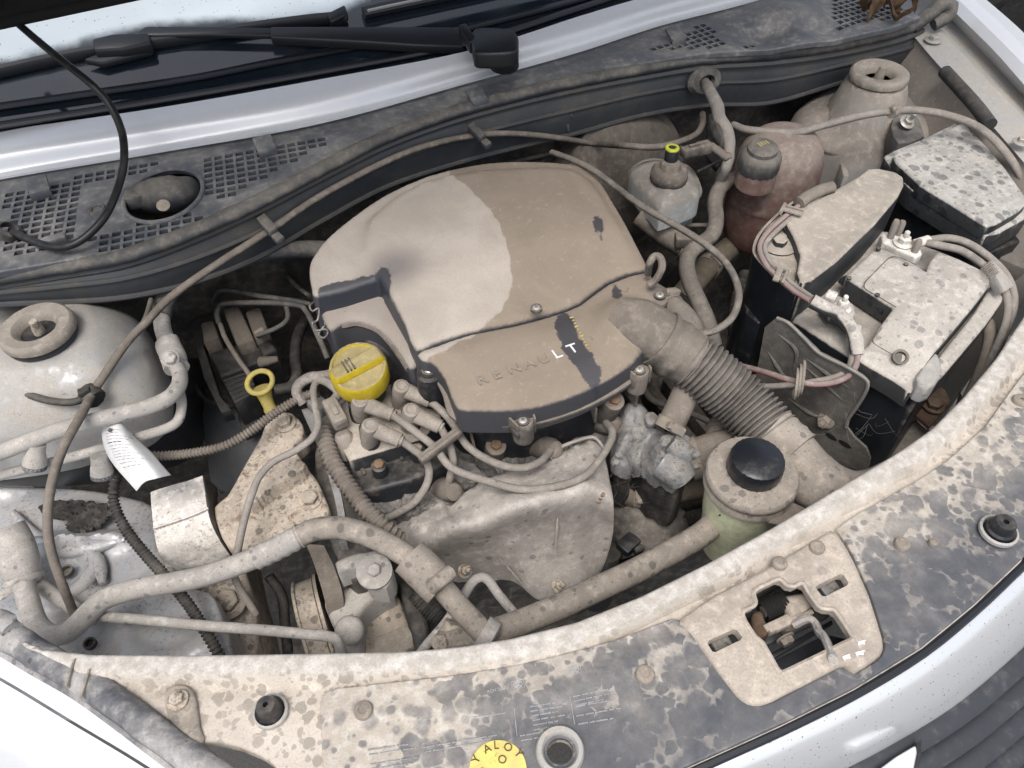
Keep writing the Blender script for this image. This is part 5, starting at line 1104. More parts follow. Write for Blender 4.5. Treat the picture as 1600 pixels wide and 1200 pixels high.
p3 = PP([(252, 495, .84), (258, 470, .845), (272, 450, .848), (300, 430, .85), (365, 408, .85), (430, 392, .845), (505, 390, .83), (560, 395, .82)]); obj('sleeve', tube(p3, L(p3[1], 15), 18), m_seal, acp)
for q in ((57, 694, .855, 54, 728, .835), (155, 712, .83, 160, 742, .81)):
    a, b = P(*q[:3]), P(*q[3:]); d = b-a
    sv = obj('service_port', tube([a, a+d*.45, a+d*.5, b], [.0085, .0085, .0105, .0112], 18, .003, smooth=True), m_alup, acp)
    obj('port_cap', lathe(b, [(.0112, -.002), (.0112, .002), (.009, .0032), (.002, .0028), (.0004, .001)], d, 20), m_cowl, sv)
p4 = PP([(-40, 757, .825), (0, 743, .825), (75, 724, .825), (143, 706, .825), (217, 683, .825), (258, 670, .824), (278, 657, .824), (284, 632, .826), (280, 610, .828)])
obj('second_pipe', tube(p4, L(p4[3], 8), 14), m_alup, acp)
# paper tag
tg = thing('paper_tag', 'curled white printed paper tag tied to the pipe', 'tag', P(210, 710, .79))
rows = [[(163, 661, .842), (175, 656, .848), (187, 656, .846), (197, 668, .838)], [(159, 680, .838), (176, 676, .850), (194, 678, .852), (214, 686, .840)], [(165, 705, .832), (186, 700, .848), (208, 700, .852), (236, 706, .836)], [(178, 727, .826), (202, 722, .842), (226, 721, .846), (253, 726, .83)], [(213, 767, .818), (226, 753, .832), (246, 747, .836), (267, 742, .822)]]
tgr = [PP(r) for r in rows]; pv = obj('paper', patch(tgr, 6, 6, .0004), m_paper, tg, ang=80)
full = [cat(r, 10) for r in tgr]; colsv = [cat([r[j] for r in full], 10) for j in range(len(full[0]))]
ink = ([], [])
for i in range(8, 34, 2):
    j = 4; e = random.randint(14, 26)
    while j < e:
        wl = random.randint(1, 4); k = min(e, j+wl)
        a, b = colsv[j][i], colsv[k][i]; ink = join(ink, tube([a+Vector((0, -.0004, .0009)), b+Vector((0, -.0004, .0009))], .00017 if i != 16 else .0004, 4, smooth=False)); j = k+1
obj('print', ink, m_ink, tg, ang=180)
obj('tag_hole', lathe(P(172, 672, .8515), [(.0022, 0), (.0002, .0003)], (0, -.4, 1), 12), m_void, tg)
# ------------------------------------------------------------------ cables, conduits
def bz(x, y):
    yw = float(np.interp(x, [q[0] for q in seal_px], [u.y for u in up_])); return PY(x, y, yw-.016).z
pipe('release_cable', 'long grey cable from the bulkhead clips down across the left strut tower', [(1098, 178, .86), (1097, 195, .865), (1083, 213, .87), (1033, 229, .88), (980, 228, .882)]+[(x, y, bz(x, y)) for x, y in ((927, 224), (860, 214), (800, 209), (743, 212), (667, 228), (600, 254), (500, 307), (420, 361))]+[(333, 417, .89), (267, 464, .885)]+[(230, 502, .88), (200, 533, .872), (167, 580, .866), (145, 614, .866), (127, 648, .876), (100, 697, .884), (84, 743, .868), (76, 785, .845), (75, 830, .82), (83, 872, .795), (100, 920, .765), (114, 955, .735), (122, 985, .722)], 12.5, m_hose, 'cable', seg=10)
pipe('side_cable', 'dark cable curving from the fender to the cable junction', [(-40, 570, .86), (0, 594, .86), (33, 612, .86), (77, 626, .862), (115, 628, .862), (143, 617, .862)], 12, m_hosed, 'cable', seg=10)
pipe('thin_tower_cable', 'thin cable joining the grey cable behind the left strut tower', [(236, 468, .86), (226, 500, .868), (205, 530, .872), (180, 562, .866)], 8, m_hose, 'cable', seg=8)
jn = obj('cable_tie', noisy(join(lathe(P(143, 618, .862), [(.010, -.008), (.011, 0), (.010, .008)], (.5, -.8, -.2), 16), box(P(132, 612, .872), (.006, 0, 0), (0, .004, 0), (0, 0, .003), .001)), .001, 150), m_hosed, label='dirty tie binding cables together over the left strut tower', cat='cable tie')
for q in ((418, 352), (745, 207)):
    c = P(q[0], q[1], bz(*q)+.006); cl = thing('cable_clip', 'small grey clip holding the cable on the bulkhead %s' % ('behind the dark brake unit' if q[0] < 500 else 'behind the air box'), 'clip', c)
    obj('strap', box(c, (.0055, .003, 0), (-.004, .011, .004), (0, 0, .0045), .001), m_seal, cl); obj('tail', box(c+Vector((.006, -.016, -.01)), (.005, .002, 0), (-.002, .004, .002), (0, 0, .0035), .001), m_seal, cl)
for q in ((886, 190), (891, 168)): obj('bulkhead_stud', lathe(PY(q[0], q[1], up_[10].y-.003), [(.003, 0), (.003, .012), (.002, .014)], (.0, -.4, -1), 10), m_bulk, car)
corr = lambda per, amp: (lambda s, t: 1+amp*math.cos(2*math.pi*s/per))
pipe('ribbed_conduit', 'thin grey ribbed conduit from the tag to the oil cap', [(235, 712, .795), (260, 712, .79), (300, 708, .79), (350, 697, .79), (393, 673, .79), (427, 647, .792), (467, 623, .795), (497, 612, .80)], 14, m_hose, 'conduit', seg=12, step=.0006, prof=corr(.0038, .15))
pipe('ribbed_conduit', 'black ribbed conduit sloping down over the silver wing panel', [(182, 745, .775), (178, 765, .77), (178, 785, .762), (186, 808, .755), (202, 835, .748), (227, 866, .742), (254, 896, .738), (288, 936, .732), (310, 968, .728), (336, 1012, .72), (350, 1040, .71)], 16, m_hosed, 'conduit', seg=12, step=.0007, prof=corr(.0044, .16))
pipe('ribbed_conduit', 'dusty ribbed conduit between ignition coil and engine bracket', [(503, 674, .79), (512, 702, .79), (522, 726, .788), (545, 761, .785), (572, 796, .782), (598, 822, .778), (625, 845, .76)], 25, m_hose, 'conduit', seg=16, step=.0007, prof=corr(.0060, .2))
pipe('sensor_wire', 'grey sensor wire looping down over the tan bracket', [(513, 590, .81), (498, 594, .812), (490, 607, .812), (492, 633, .812), (497, 660, .812), (488, 684, .81), (460, 705, .806), (428, 721, .803), (405, 745, .80), (392, 777, .796), (381, 815, .79), (372, 858, .775), (366, 900, .74), (400, 960, .70)], 11.5, m_grey, 'wire', seg=10)
hl = thing('wire_loom', 'taped wire loom arching beside the yellow oil cap', 'wire loom', P(490, 610, .79))
obj('left_branch', tube(PP([(474, 630, .79), (464, 614, .80), (468, 600, .806), (484, 590, .812), (500, 588, .815), (520, 584, .81)]), .0062, 10, jit=.001), m_grey, hl)
obj('right_branch', tube(PP([(496, 590, .815), (510, 596, .812), (524, 606, .808), (528, 616, .802), (520, 628, .80)]), .0055, 10, jit=.001), m_grey, hl)
sn = thing('sensor_plug', 'dusty sensor plug with clip beside the ignition coil', 'connector', P(530, 660, .78))
a, b = P(514, 628, .803), P(534, 664, .803); u = (b-a).normalized(); v = Vector((-u.y, u.x, 0))
obj('housing', box((a+b)/2, u*((b-a).length/2), v*.0085, (0, 0, .008), .003), m_boot, sn)
obj('latch', join(box((a+b)/2+Vector((0, 0, .009)), u*.010, v*.003, (0, 0, .0015), .0006), box(b+Vector((0, 0, .006)), u*.002, v*.007, (0, 0, .004), .0006)), m_boot, sn)
obj('stem', lathe(P(539, 688, .785), [(.0115, -.02), (.0115, -.005), (.010, 0), (.010, .006), (.007, .010)], (-.1, .5, 1), 20), m_boot, sn)
# ------------------------------------------------------------------ hydraulic brake unit in the shadow
ab = thing('brake_unit', 'dark dusty anti-lock brake unit in shadow below the bulkhead', 'brake unit', P(360, 560, .62))
m_ab = dm('brake_unit_alloy', (.05, .045, .04), .9, .6, .1, patch=.3, dcol=(.20, .165, .13))
m_abd = dm('brake_unit_plastic', (.014, .014, .015), .45, .5, patch=.3, dcol=(.10, .09, .08))
obj('bracket', prism([(296, 502), (308, 492), (332, 488), (340, 505), (318, 540), (345, 620), (362, 640), (345, 645), (318, 590)], .725, .02, .002), m_abd, ab)
obj('block', prism([(313, 504), (333, 499), (342, 527), (318, 536)], .745, .05, .003), m_ab, ab)
obj('pump', prism([(346, 482), (372, 474), (398, 530), (370, 540)], .755, .06, .005), m_ab, ab)
obj('motor', prism([(382, 486), (406, 478), (421, 520), (398, 531)], .75, .06, .004), m_ab, ab)
obj('valve_body', noisy(slab([(326, 550), (370, 538), (400, 528), (412, 545), (406, 564), (344, 588)], .735, .06, .004, .008, 0), .0012, 80), m_abd, ab)
obj('plug', noisy(slab([(398, 530), (420, 524), (432, 545), (410, 555)], .74, .05, .005, .006, 1), .001, 90), m_abd, ab)
co = obj('connector', prism([(346, 592), (392, 576), (400, 612), (366, 630)], .735, .06, .003), m_abd, ab)
for k in range(5):
    a, b = P(350+k*4, 596+k*7, .7355), P(392+k*1.8, 581+k*6.5, .7355); obj('comb', tube([a, b], .0016, 6, smooth=False), m_abd, co)
for i, (q, w_) in enumerate(([[(335, 470, .74), (341, 458, .76), (357, 454, .77), (408, 463, .775), (463, 471, .775), (484, 476, .77)], 9], [[(342, 505, .755), (339, 490, .765), (343, 479, .77), (355, 474, .775), (408, 473, .778), (463, 477, .778), (478, 486, .775), (495, 520, .76), (512, 560, .74)], 9], [[(400, 525, .765), (427, 515, .77), (444, 505, .772), (450, 494, .774), (447, 478, .775)], 8], [[(329, 462, .72), (330, 447, .73), (372, 435, .735), (439, 428, .74), (463, 447, .745), (484, 463, .75)], 7], [[(344, 507, .765), (352, 528, .76), (370, 558, .755), (392, 588, .75)], 8])):
    p = PP(q); o = obj('brake_line', tube(p, L(p[1], w_/2), 10), m_seal if i != 4 else m_hose, ab)
obj('line_nut', hexbolt(P(399, 525, .76), (1, .1, .2), .006, .012, 0), m_bolt, ab)
obj('adjuster', tube(PP([(408, 566, .745), (424, 563, .75), (434, 561, .75)]), [.0075, .006, .004], 12), m_ab, ab)
pipe('vacuum_hose', 'dark upright hose in the shadow behind the dipstick', [(476, 500, .70), (464, 530, .70), (461, 560, .70), (464, 585, .70), (455, 604, .70), (430, 610, .70)], 18, m_hosed, 'hose')
pipe('floor_wire', 'thin wire along the dark floor below the brake unit', [(300, 590, .66), (312, 615, .66), (335, 630, .66), (380, 634, .66), (430, 632, .67)], 8, m_hosed, 'wire', seg=8)
cv = thing('wheel_arch_liner', 'dull blue-grey inner panel behind the engine bracket', 'panel', P(360, 690, .5))
obj('panel', patch([PP([(312, 600, .60), (360, 625, .64), (430, 640, .66)]), PP([(320, 680, .60), (370, 690, .64), (430, 690, .66)]), PP([(330, 760, .58), (370, 770, .62), (430, 760, .64)])], 4, 5, .004), dm('liner', (.10, .115, .13), .45, .5, patch=.3, dcol=(.19, .18, .165)), cv)
obj('block', box(P(392, 662, .68), (.012, .002, 0), (0, .016, 0), (0, 0, .01), .002), m_abd, cv)
# U-shaped pipe and stubs near the compressor
pipe('looped_rod', 'grey bent rod looping up behind the crossmember lip', [(650, 1030, .70), (668, 1006, .71), (694, 976, .72), (720, 938, .728), (738, 910, .732), (752, 902, .732), (764, 908, .73), (780, 930, .725), (812, 968, .70)], 15, m_alup, 'rod', seg=14)
obj('hose_fitting', noisy(join(lathe(P(698, 1008, .715), [(.012, 0), (.013, .010), (.010, .018), (.010, .024)], (.5, .4, .5), 18), hexbolt(P(690, 1002, .725), (-.3, -.5, .8), .009, .009, 0)), .0006, 120), m_tan, label='dusty hose fitting with nut behind the crossmember lip', cat='fitting')
# ------------------------------------------------------------------ brake servo, reservoir, coolant tank
bs = thing('brake_servo', 'round dusty brake servo drum behind the fluid reservoir', 'brake servo', P(985, 280, .68))
c = P(998, 288, .76); ax = Vector((.10, -.95, .28)).normalized()
obj('drum', lathe(c-ax*.05, [(.10, -.05), (.108, 0), (.108, .012), (.112, .014), (.112, .020), (.104, .022), (.098, .030), (.07, .042), (.03, .05), (.0005, .05)], ax, 56), dm('servo_paint', (.03, .03, .03), .8, .5, patch=.3, dcol=(.21, .175, .14)), bs)
mc = obj('master_cylinder', tube(PP([(1000, 335, .80), (1035, 362, .785), (1075, 388, .77)]), .017, 20), m_hose, bs)
obj('cylinder_cap', lathe(P(1072, 386, .772), [(.020, -.006), (.020, .006), (.012, .010)], (.6, -.6, -.2), 22), m_hose, bs)
obj('reinforcement', box(P(1070, 375, .79), (.012, -.006, 0), (.004, .008, 0), (0, 0, .008), .002), m_hose, bs)
fr_ = thing('brake_fluid_reservoir', 'dusty white brake fluid reservoir with yellow-ringed cap', 'reservoir', P(1040, 340, .78))
TOPR = [(984, 262), (1000, 251), (1022, 247), (1060, 252), (1082, 263), (1093, 285), (1095, 297), (1085, 305), (1040, 322), (1030, 322), (1018, 308), (988, 276)]
obj('tank', slab(TOPR, .846, .028, .010, .006, 2, lambda q, d: .012*sm(d/.03)), m_white, fr_)
obj('seam', slab([(982, 266), (1000, 251), (1022, 246), (1062, 252), (1084, 264), (1097, 292), (1096, 302), (1084, 309), (1040, 327), (1028, 327), (1014, 311), (986, 281)], .824, .004, .002, .008, 2), m_white, fr_)
obj('lower_tank', slab([(995, 275), (1022, 258), (1062, 260), (1082, 272), (1090, 305), (1085, 315), (1040, 332), (1030, 330), (1016, 312)], .822, .045, .006, .008, 2, draft=-.08), dm('tank_clean', (.36, .44, .46), .2, .35, patch=.2), fr_)
c = P(1046, 271, .862); R = L(c, 29); kn = lambda a, h: 1+.012*math.cos(a*24)
obj('cap', lathe(c, [(R*.95, -.010), (R, -.008), (R*.98, .004), (R*.85, .008), (R*.6, .009), (R*.5, .016), (R*.35, .018)], (.03, 0, 1), 72, jit=kn), m_hose, fr_)
c2 = c+Vector((.002, .004, .016)); obj('level_sensor', lathe(c2, [(R*.36, -.004), (R*.36, .019), (R*.33, .020)], (.03, 0, 1), 24), m_black, fr_)
obj('sensor_ring', lathe(c2+Vector((0, 0, .0185)), [(R*.37, -.001), (R*.38, .0005), (R*.34, .0022), (R*.22, .0022), (R*.2, .001), (.0004, .001)], (.03, 0, 1), 28), dm('lime_plastic', (.55, .58, .04), .35, .4, dcol=(.4, .35, .12)), fr_)
a, b = P(1062, 240, .878), P(1112, 228, .876); u = (b-a).normalized(); v = Vector((-u.y, u.x, 0))
obj('plug', join(box(a.lerp(b, .35), u*.014, v*.0065, (0, 0, .0065), .002), box(a.lerp(b, .75), u*.010, v*.0075, (0, 0, .0075), .002), box(a.lerp(b, .55)+Vector((0, 0, .008)), u*.014, v*.002, (0, 0, .0015), .0006)), m_hose, fr_)
obj('plug_wire', tube(PP([(1110, 228, .876), (1125, 238, .874), (1137, 246, .872), (1140, 225, .872)]), .0055, 10), m_hose, fr_)
lm = thing('bulkhead_loom', 'taped grey wire loom hanging from the bulkhead grommet', 'wire loom', P(1130, 220, .80))
obj('loom', tube([gc+Vector((0, -.002, 0))]+PP([(1108, 140, .905), (1120, 165, .90), (1124, 185, .893), (1136, 205, .885), (1140, 230, .876), (1136, 260, .86), (1122, 290, .82)]), [.006, .0075, .008, .009, .008, .0075, .007, .006], 12, jit=.001), m_grey, lm)
obj('tape_wrap', noisy(tube(PP([(1114, 182, .885), (1124, 205, .88), (1134, 232, .868)]), [.008, .013, .009], 12), .0025, 90), m_hosed, lm)
obj('back_plate', prism([(1105, 195), (1128, 200), (1136, 240), (1120, 262), (1105, 245)], .80, .01, .002), m_abd, lm)
obj('stay', tube(PP([(1090, 268, .83), (1136, 246, .83), (1124, 285, .80)]), .0022, 6, smooth=False), m_seal, lm)
m_pinkd = dm('pink_tank_dusty', (.14, .07, .065), 1.0, .5, patch=.2, dcol=(.28, .215, .185))
ct = thing('coolant_tank', 'dusty pink coolant expansion tank with ribbed grey cap', 'coolant tank', P(1205, 330, .70))
c = P(1206, 295, .79); R = L(c, 69)
prof = [(R*.45, -.095), (R*.80, -.085), (R*.97, -.05), (R*1.0, -.012), (R*1.015, -.010), (R*1.015, -.004), (R*1.0, -.002), (R*.98, .036), (R*.90, .062), (R*.72, .080), (R*.42, .090), (.0005, .093)]
obj('tank', lathe(c, [(r, h) for r, h in cat([Vector((r, h, 0)) for r, h in prof], 3) and [(q.x, q.y) for q in cat([Vector((r, h, 0)) for r, h in prof], 3)]], (.02, .0, 1), 56, 1.0, .92), m_pink, ct)
c2 = P(1191, 234, .890); R2 = L(c2, 32); kn2 = lambda a, h: 1+(.016*math.cos(a*18) if h < .02 else 0)
capc = obj('cap', lathe(c2-Vector((0, 0, .022)), [(R2*.98, -.006), (R2*1.02, -.003), (R2*1.0, .012), (R2*.96, .017), (R2*.80, .021), (R2*.74, .022), (R2*.72, .027), (R2*.60, .030), (.0005, .031)], (-.05, -.08, 1), 84, jit=kn2), dm('grey_cap', (.05, .052, .055), .6, .5, patch=.3, dcol=(.25, .22, .18)), ct)
obj('cap_mark', join(*[box(c2+Vector((-.006+k*.004, .001, .0088)), (.0012, 0, 0), (0, .004, 0), (0, 0, .0004)) for k in range(4)]), m_inky, capc)
obj('filler_collar', lathe(c2-Vector((0, 0, .05)), [(R2*1.0, .0), (R2*.9, .024)], (-.05, -.08, 1), 28), m_pink, ct)
obj('outlet', tube(PP([(1175, 276, .82), (1160, 280, .82), (1146, 284, .82)]), .010, 16), m_hose, ct)
obj('level_line', join(*[tube(PP([(1168+k*2, 312+k*28, .775-k*.03), (1180+k*2, 318+k*28, .773-k*.03), (1192+k*2, 322+k*28, .772-k*.03)]), .0006, 4) for k in range(2)]), m_inkd, ct)
m_hosek = dm('hose_rubber_worn', (.03, .03, .032), .72, .45, patch=.4, dcol=(.26, .225, .185), spots=.4)
hose('tank_hose', 'bent dusty hose from the coolant tank down to a branch', [(1160, 280, .82), (1140, 283, .825), (1124, 296, .825), (1117, 318, .82), (1119, 345, .815), (1112, 368, .81), (1094, 382, .805), (1078, 396, .80), (1073, 418, .80), (1080, 445, .80), (1092, 472, .80), (1106, 505, .79), (1115, 540, .77)], 25, m_hosek, (.04,))
hose('lower_tank_hose', 'thick hose with wire clamps below the coolant tank', [(1175, 362, .70), (1150, 380, .70), (1117, 407, .70), (1090, 435, .70), (1060, 470, .70)], 37, dm('hose_olive', (.05, .048, .04), .8, .6, patch=.3, dcol=(.22, .18, .13)), (.12, .6))
hose('breather_hose', 'smooth hose tucked behind the right corner of the air box', [(1010, 455, .78), (1040, 475, .80), (1065, 495, .80), (1080, 520, .79), (1085, 560, .76)], 42, m_hosek, (.3,))
hose('throttle_cable', 'black cable looping round between air box and battery', [(862, 238, .88), (900, 252, .888), (933, 270, .892), (1000, 320, .895), (1062, 356, .895), (1105, 384, .893), (1135, 412, .89), (1151, 442, .885), (1154, 468, .88), (1144, 496, .872), (1118, 516, .865), (1085, 523, .86)], 11.5, m_hosek, (), 'cable', 10)
hose('tower_cable', 'ribbed grey cable passing over the right strut tower to the fender', [(1145, 195, .87), (1170, 203, .875), (1240, 207, .882), (1290, 195, .888), (1350, 180, .893), (1400, 173, .896), (1440, 173, .896), (1480, 180, .895), (1520, 194, .892), (1550, 215, .885), (1580, 250, .87), (1610, 300, .85)], 12, m_grey, (), 'cable', 10)
hose('dark_side_hose', 'dark flexible hose between black relay box wall and ribbed hose', [(1165, 430, .66), (1150, 480, .66), (1148, 540, .65), (1135, 590, .64)], 22, m_hosed, (), 'hose', 14, .0012, corr(.005, .09))
fo = hose('foam_roll', 'dark foam roll lying on the right fender rail', [(1476, 112, .893), (1500, 138, .893), (1525, 166, .892), (1547, 195, .89)], 21, m_foam, (), 'foam')
tcl = obj('cable_clip', noisy(join(lathe(P(1397, 174, .896), [(.0075, -.007), (.0085, 0), (.0075, .007)], (1, .2, 0), 14), box(P(1398, 170, .903), (.004, 0, 0), (0, .003, 0), (0, 0, .003), .001)), .0004, 150), m_bolt, label='small metal clip on the cable over the right strut tower', cat='clip')
# ------------------------------------------------------------------ relay box on its tray
rb_ = thing('relay_box', 'tall dusty black relay box beside the battery with a bolted flange', 'relay box', P(1290, 370, .70))
RB = [(1228, 346), (1262, 320), (1300, 298), (1343, 274), (1356, 263), (1372, 262), (1400, 268), (1412, 276), (1413, 288), (1404, 306), (1367, 350), (1307, 408), (1268, 438), (1252, 440), (1246, 425), (1251, 397), (1240, 368)]
obj('cover', slab(RB, .868, .10, .0035, .008, 1, draft=-.05), m_relay, rb_)
fl = obj('flange', slab([(1186, 376), (1200, 350), (1230, 330), (1262, 340), (1270, 400), (1256, 446), (1240, 452), (1210, 434), (1186, 408), (1182, 390)], .852, .006, .003, .01, 2), m_relay, rb_)
obj('flange_bolt', hexbolt(P(1217, 383, .853), (0, 0, 1), .0085, .008, 2.0), m_relay, rb_)
obj('flange_ring', lathe(P(1217, 383, .8515), [(.022, 0), (.022, .0025), (.018, .0035), (.014, .001)], seg=30, ring=True), m_relay, rb_)
obj('ridge', tube(PP([(1222, 352, .856), (1240, 375, .857), (1250, 395, .857), (1248, 425, .857), (1244, 448, .856)]), .0022, 6), m_relay, rb_)
wl_ = [(1262, 303), (1225, 328), (1190, 362), (1178, 388), (1182, 404), (1205, 430), (1225, 448), (1242, 462)]
wt = PP(wl_, .852); obj('wall', patch([wt, [p+Vector((0, -.004, -.07)) for p in wt], [p+Vector((.0, .004, -.17)) for p in wt]], 4, 5, .003, (0, .5, 0)), m_blackc, rb_)
obj('wall_edge', tube([p+Vector((0, 0, .001)) for p in wt], .002, 6), m_relay, rb_)
obj('side_box', bev(prism([(1160, 455), (1200, 440), (1240, 470), (1212, 500), (1185, 505), (1165, 490)], .78, .14, 0), .004), m_blackc, rb_)
obj('shelf', prism([(1228, 470), (1258, 462), (1272, 490), (1262, 515), (1240, 505), (1226, 486)], .80, .03, .003), m_black, rb_)
def cable(name, label, pts, wpx, mat, grp=None, **k): return hose(name, label, pts, wpx, mat, (), 'cable', 12, group=grp, **k)
cable('battery_cable', 'pinkish red cable bending round the relay box flange', [(1285, 300, .865), (1262, 312, .868), (1232, 334, .868), (1200, 362, .866), (1187, 385, .864), (1196, 412, .862), (1222, 438, .860), (1243, 456, .858), (1266, 470, .862)], 8, m_red)
cable('battery_cable', 'dusty grey cable alongside the red one round the relay box flange', [(1288, 306, .864), (1266, 319, .866), (1236, 341, .866), (1206, 368, .864), (1195, 386, .862), (1203, 408, .860), (1228, 434, .858), (1250, 452, .856), (1270, 466, .860)], 8, m_grey)
cd = thing('cable_conduit', 'split grey conduit and clips holding cables to the relay box', 'conduit', P(1265, 310, .85))
obj('conduit', tube(PP([(1300, 293, .872), (1282, 298, .873), (1262, 308, .873), (1248, 318, .872)]), L(P(1270, 305, .87), 10), 14), m_hose, cd)
for q in ((1237, 330), (1216, 428)):
    c = P(q[0], q[1], .874 if q[1] < 400 else .866); u = Vector((.7, .5, 0)).normalized() if q[1] < 400 else Vector((.55, -.7, 0)).normalized(); v = Vector((-u.y, u.x, 0))
    obj('clip', join(box(c, v*.013, u*.0035, (0, 0, .0015), .0006), box(c+u*.008, v*.013, u*.0015, (0, 0, .0012), .0005), box(c+v*.011, v*.002, u*.010, (0, 0, .003), .0006)), m_boot, cd)
# ------------------------------------------------------------------ battery
ba_ = thing('battery', 'black car battery under a white-dusted cover with water marks', 'battery', P(1400, 560, .62))
BT = [(1238, 498), (1245, 490), (1368, 363), (1380, 358), (1390, 362), (1480, 395), (1560, 440), (1562, 452), (1448, 608), (1440, 616), (1428, 612), (1330, 558)]
bat = obj('case', slab(BT, .815, .16, .005, .012, 0), m_battc, ba_)
obj('case_ledge', tube(PP([(1262, 530, .79), (1340, 572, .79), (1436, 624, .79)]), .004, 8), m_battc, ba_)
CV = [(1371, 384), (1402, 397), (1432, 411), (1447, 424), (1451, 412), (1458, 400), (1468, 391), (1500, 404), (1533, 420), (1550, 432), (1546, 446), (1520, 480), (1478, 530), (1450, 562), (1442, 582), (1436, 590), (1408, 571), (1366, 548), (1344, 534), (1352, 524), (1366, 518), (1376, 506), (1386, 494), (1396, 480), (1372, 465), (1345, 447), (1321, 432), (1345, 408)]
BC = P(1440, 480, .84)
def bdome(q, d):
    e1 = P(1364, 533, .84); e2 = P(1440, 590, .84); n = Vector((e2.y-e1.y, -(e2.x-e1.x), 0)).normalized()
    t = (q[:, 0]-e1.x)*n.x+(q[:, 1]-e1.y)*n.y; t = t if ((BC-e1).dot(n)) > 0 else -t
    return -.022*sm(1-t/.035)+.003*sm(d/.02)
cov = obj('cover', slab(CV, .846, .022, .004, .007, 0, bdome), m_batt, ba_)
obj('cover_wing', slab([(1552, 440), (1572, 452), (1568, 468), (1545, 502), (1478, 582), (1462, 598), (1448, 600), (1444, 588), (1480, 540), (1522, 488)], .832, .02, .004, .008, 1), m_batt, ba_)

obj('corner_guard', slab([(1432, 588), (1448, 560), (1462, 546), (1470, 560), (1474, 582), (1462, 600), (1448, 606), (1436, 600)], .836, .02, .004, .008, 1), dm('clear_guard', (.30, .31, .33), .8, .3, dcol=(.50, .47, .43), spots=.8, sscale=80), ba_)
obj('lid_groove', tube(PP([(1432, 414, .8505), (1410, 404, .8505), (1398, 401, .8505), (1388, 404, .8505), (1368, 424, .8505), (1354, 438, .8505), (1350, 446, .8505), (1354, 453, .8505), (1372, 463, .8505), (1400, 480, .8505)]), .0006, 5), m_void, ba_)
obj('lid_groove', tube(PP([(1378, 512, .8505), (1366, 528, .848), (1364, 534, .843), (1372, 541, .838), (1408, 562, .832)]), .0006, 5), m_void, ba_)
for q in ((1373, 388), (1327, 434), (1416, 412), (1371, 460)): obj('vent_hole', lathe(P(q[0], q[1], .8508), [(.0028, -.002), (.0028, .0004), (.0002, .0004)], seg=14), m_void, ba_)
obj('nut_recess', join(lathe(P(1407, 558, .836), [(.008, -.004), (.0085, .0015), (.006, .001), (.005, -.003), (.0003, -.003)], (-.3, -.4, .8), 20)), m_void, ba_)
ed = PP([(1316, 436, .832), (1340, 452, .832), (1372, 474, .832), (1386, 486, .832)]); obj('cover_side', tube(ed, .008, 8, flat=.6), m_blackc, ba_)
def term(name, q, z, lab, parent): pass
pt = thing('positive_clamp', 'dusty positive terminal clamp and nut on the battery corner', 'terminal', P(1318, 485, .815))
obj('plate', slab([(1283, 478), (1290, 466), (1310, 460), (1334, 474), (1338, 490), (1332, 506), (1350, 502), (1346, 518), (1330, 516), (1314, 500), (1296, 494)], .832, .008, .003, .006, 1), m_batt, pt)
obj('stud_nut', hexbolt(P(1315, 482, .833), (0, 0, 1), L(P(1315, 482, .83), 9), .010, 1.6, .008), m_mount, pt)
obj('tab', box(P(1298, 465, .836), (.006, .004, 0), (-.003, .005, 0), (0, 0, .005), .001), m_mount, pt)
nc = thing('negative_clamp', 'negative terminal bar with upright studs on the battery back edge', 'terminal', P(1405, 380, .815))
obj('bar', slab([(1376, 366), (1384, 360), (1400, 366), (1438, 384), (1442, 396), (1432, 402), (1404, 390), (1380, 378)], .842, .014, .003, .006, 1), m_mount, nc)
for q, h in (((1391, 371), .022), ((1403, 366), .016), ((1429, 393), .014)): obj('stud', lathe(P(q[0], q[1], .842), [(.0042, -.004), (.0042, h), (.003, h+.003), (.0003, h+.003)], (.05, .05, 1), 14), m_bolt, nc)
obj('stud_nut', hexbolt(P(1411, 380, .843), (0, 0, 1), .0075, .008, 1.6, .008), m_mount, nc)
obj('lug', tube(PP([(1428, 382, .848), (1440, 378, .85), (1450, 375, .85)]), .006, 12), m_mount, nc)
cable('positive_cable', 'grey-sleeved red cable curving down from the positive clamp', [(1322, 500, .842), (1332, 516, .842), (1338, 535, .836), (1340, 553, .826), (1337, 572, .815), (1325, 588, .805), (1300, 598, .80), (1270, 600, .80), (1235, 594, .795), (1190, 580, .78), (1150, 570, .76)], 10, m_red)
cable('positive_cable', 'dusty grey cable beside the red one below the positive clamp', [(1318, 502, .840), (1326, 518, .840), (1330, 536, .834), (1331, 553, .824), (1328, 570, .812), (1316, 584, .802), (1294, 592, .797), (1262, 598, .796), (1230, 602, .79), (1190, 604, .775), (1160, 600, .76)], 10, m_grey)
sv_ = obj('cable_sleeve', tube(PP([(1268, 470, .863), (1290, 482, .858), (1308, 490, .85), (1325, 506, .843), (1336, 528, .838), (1339, 552, .826)]), L(P(1325, 506, .84), 11), 16, jit=.0008), m_batt, label='dusty tape sleeve wrapped round the positive battery cables', cat='sleeve')
cr_ = P(1250, 597, .80); x, y, z = basis((P(1290, 600, .80)-P(1215, 592, .795)))
for k in range(3):
    obj('cable_ring', tube([cr_+Vector((.006*k-.006, .002*k, 0))+x*(.017+.001*k)*math.cos(t)+y*(.017+.001*k)*math.sin(t) for t in np.linspace(.3*k, 2*math.pi-.5+.3*k, 26)], .0016, 6), m_boot, label='pale plastic ring coiled round the cables beside the battery bracket', cat='cable ring', group='plastic rings round the cables')
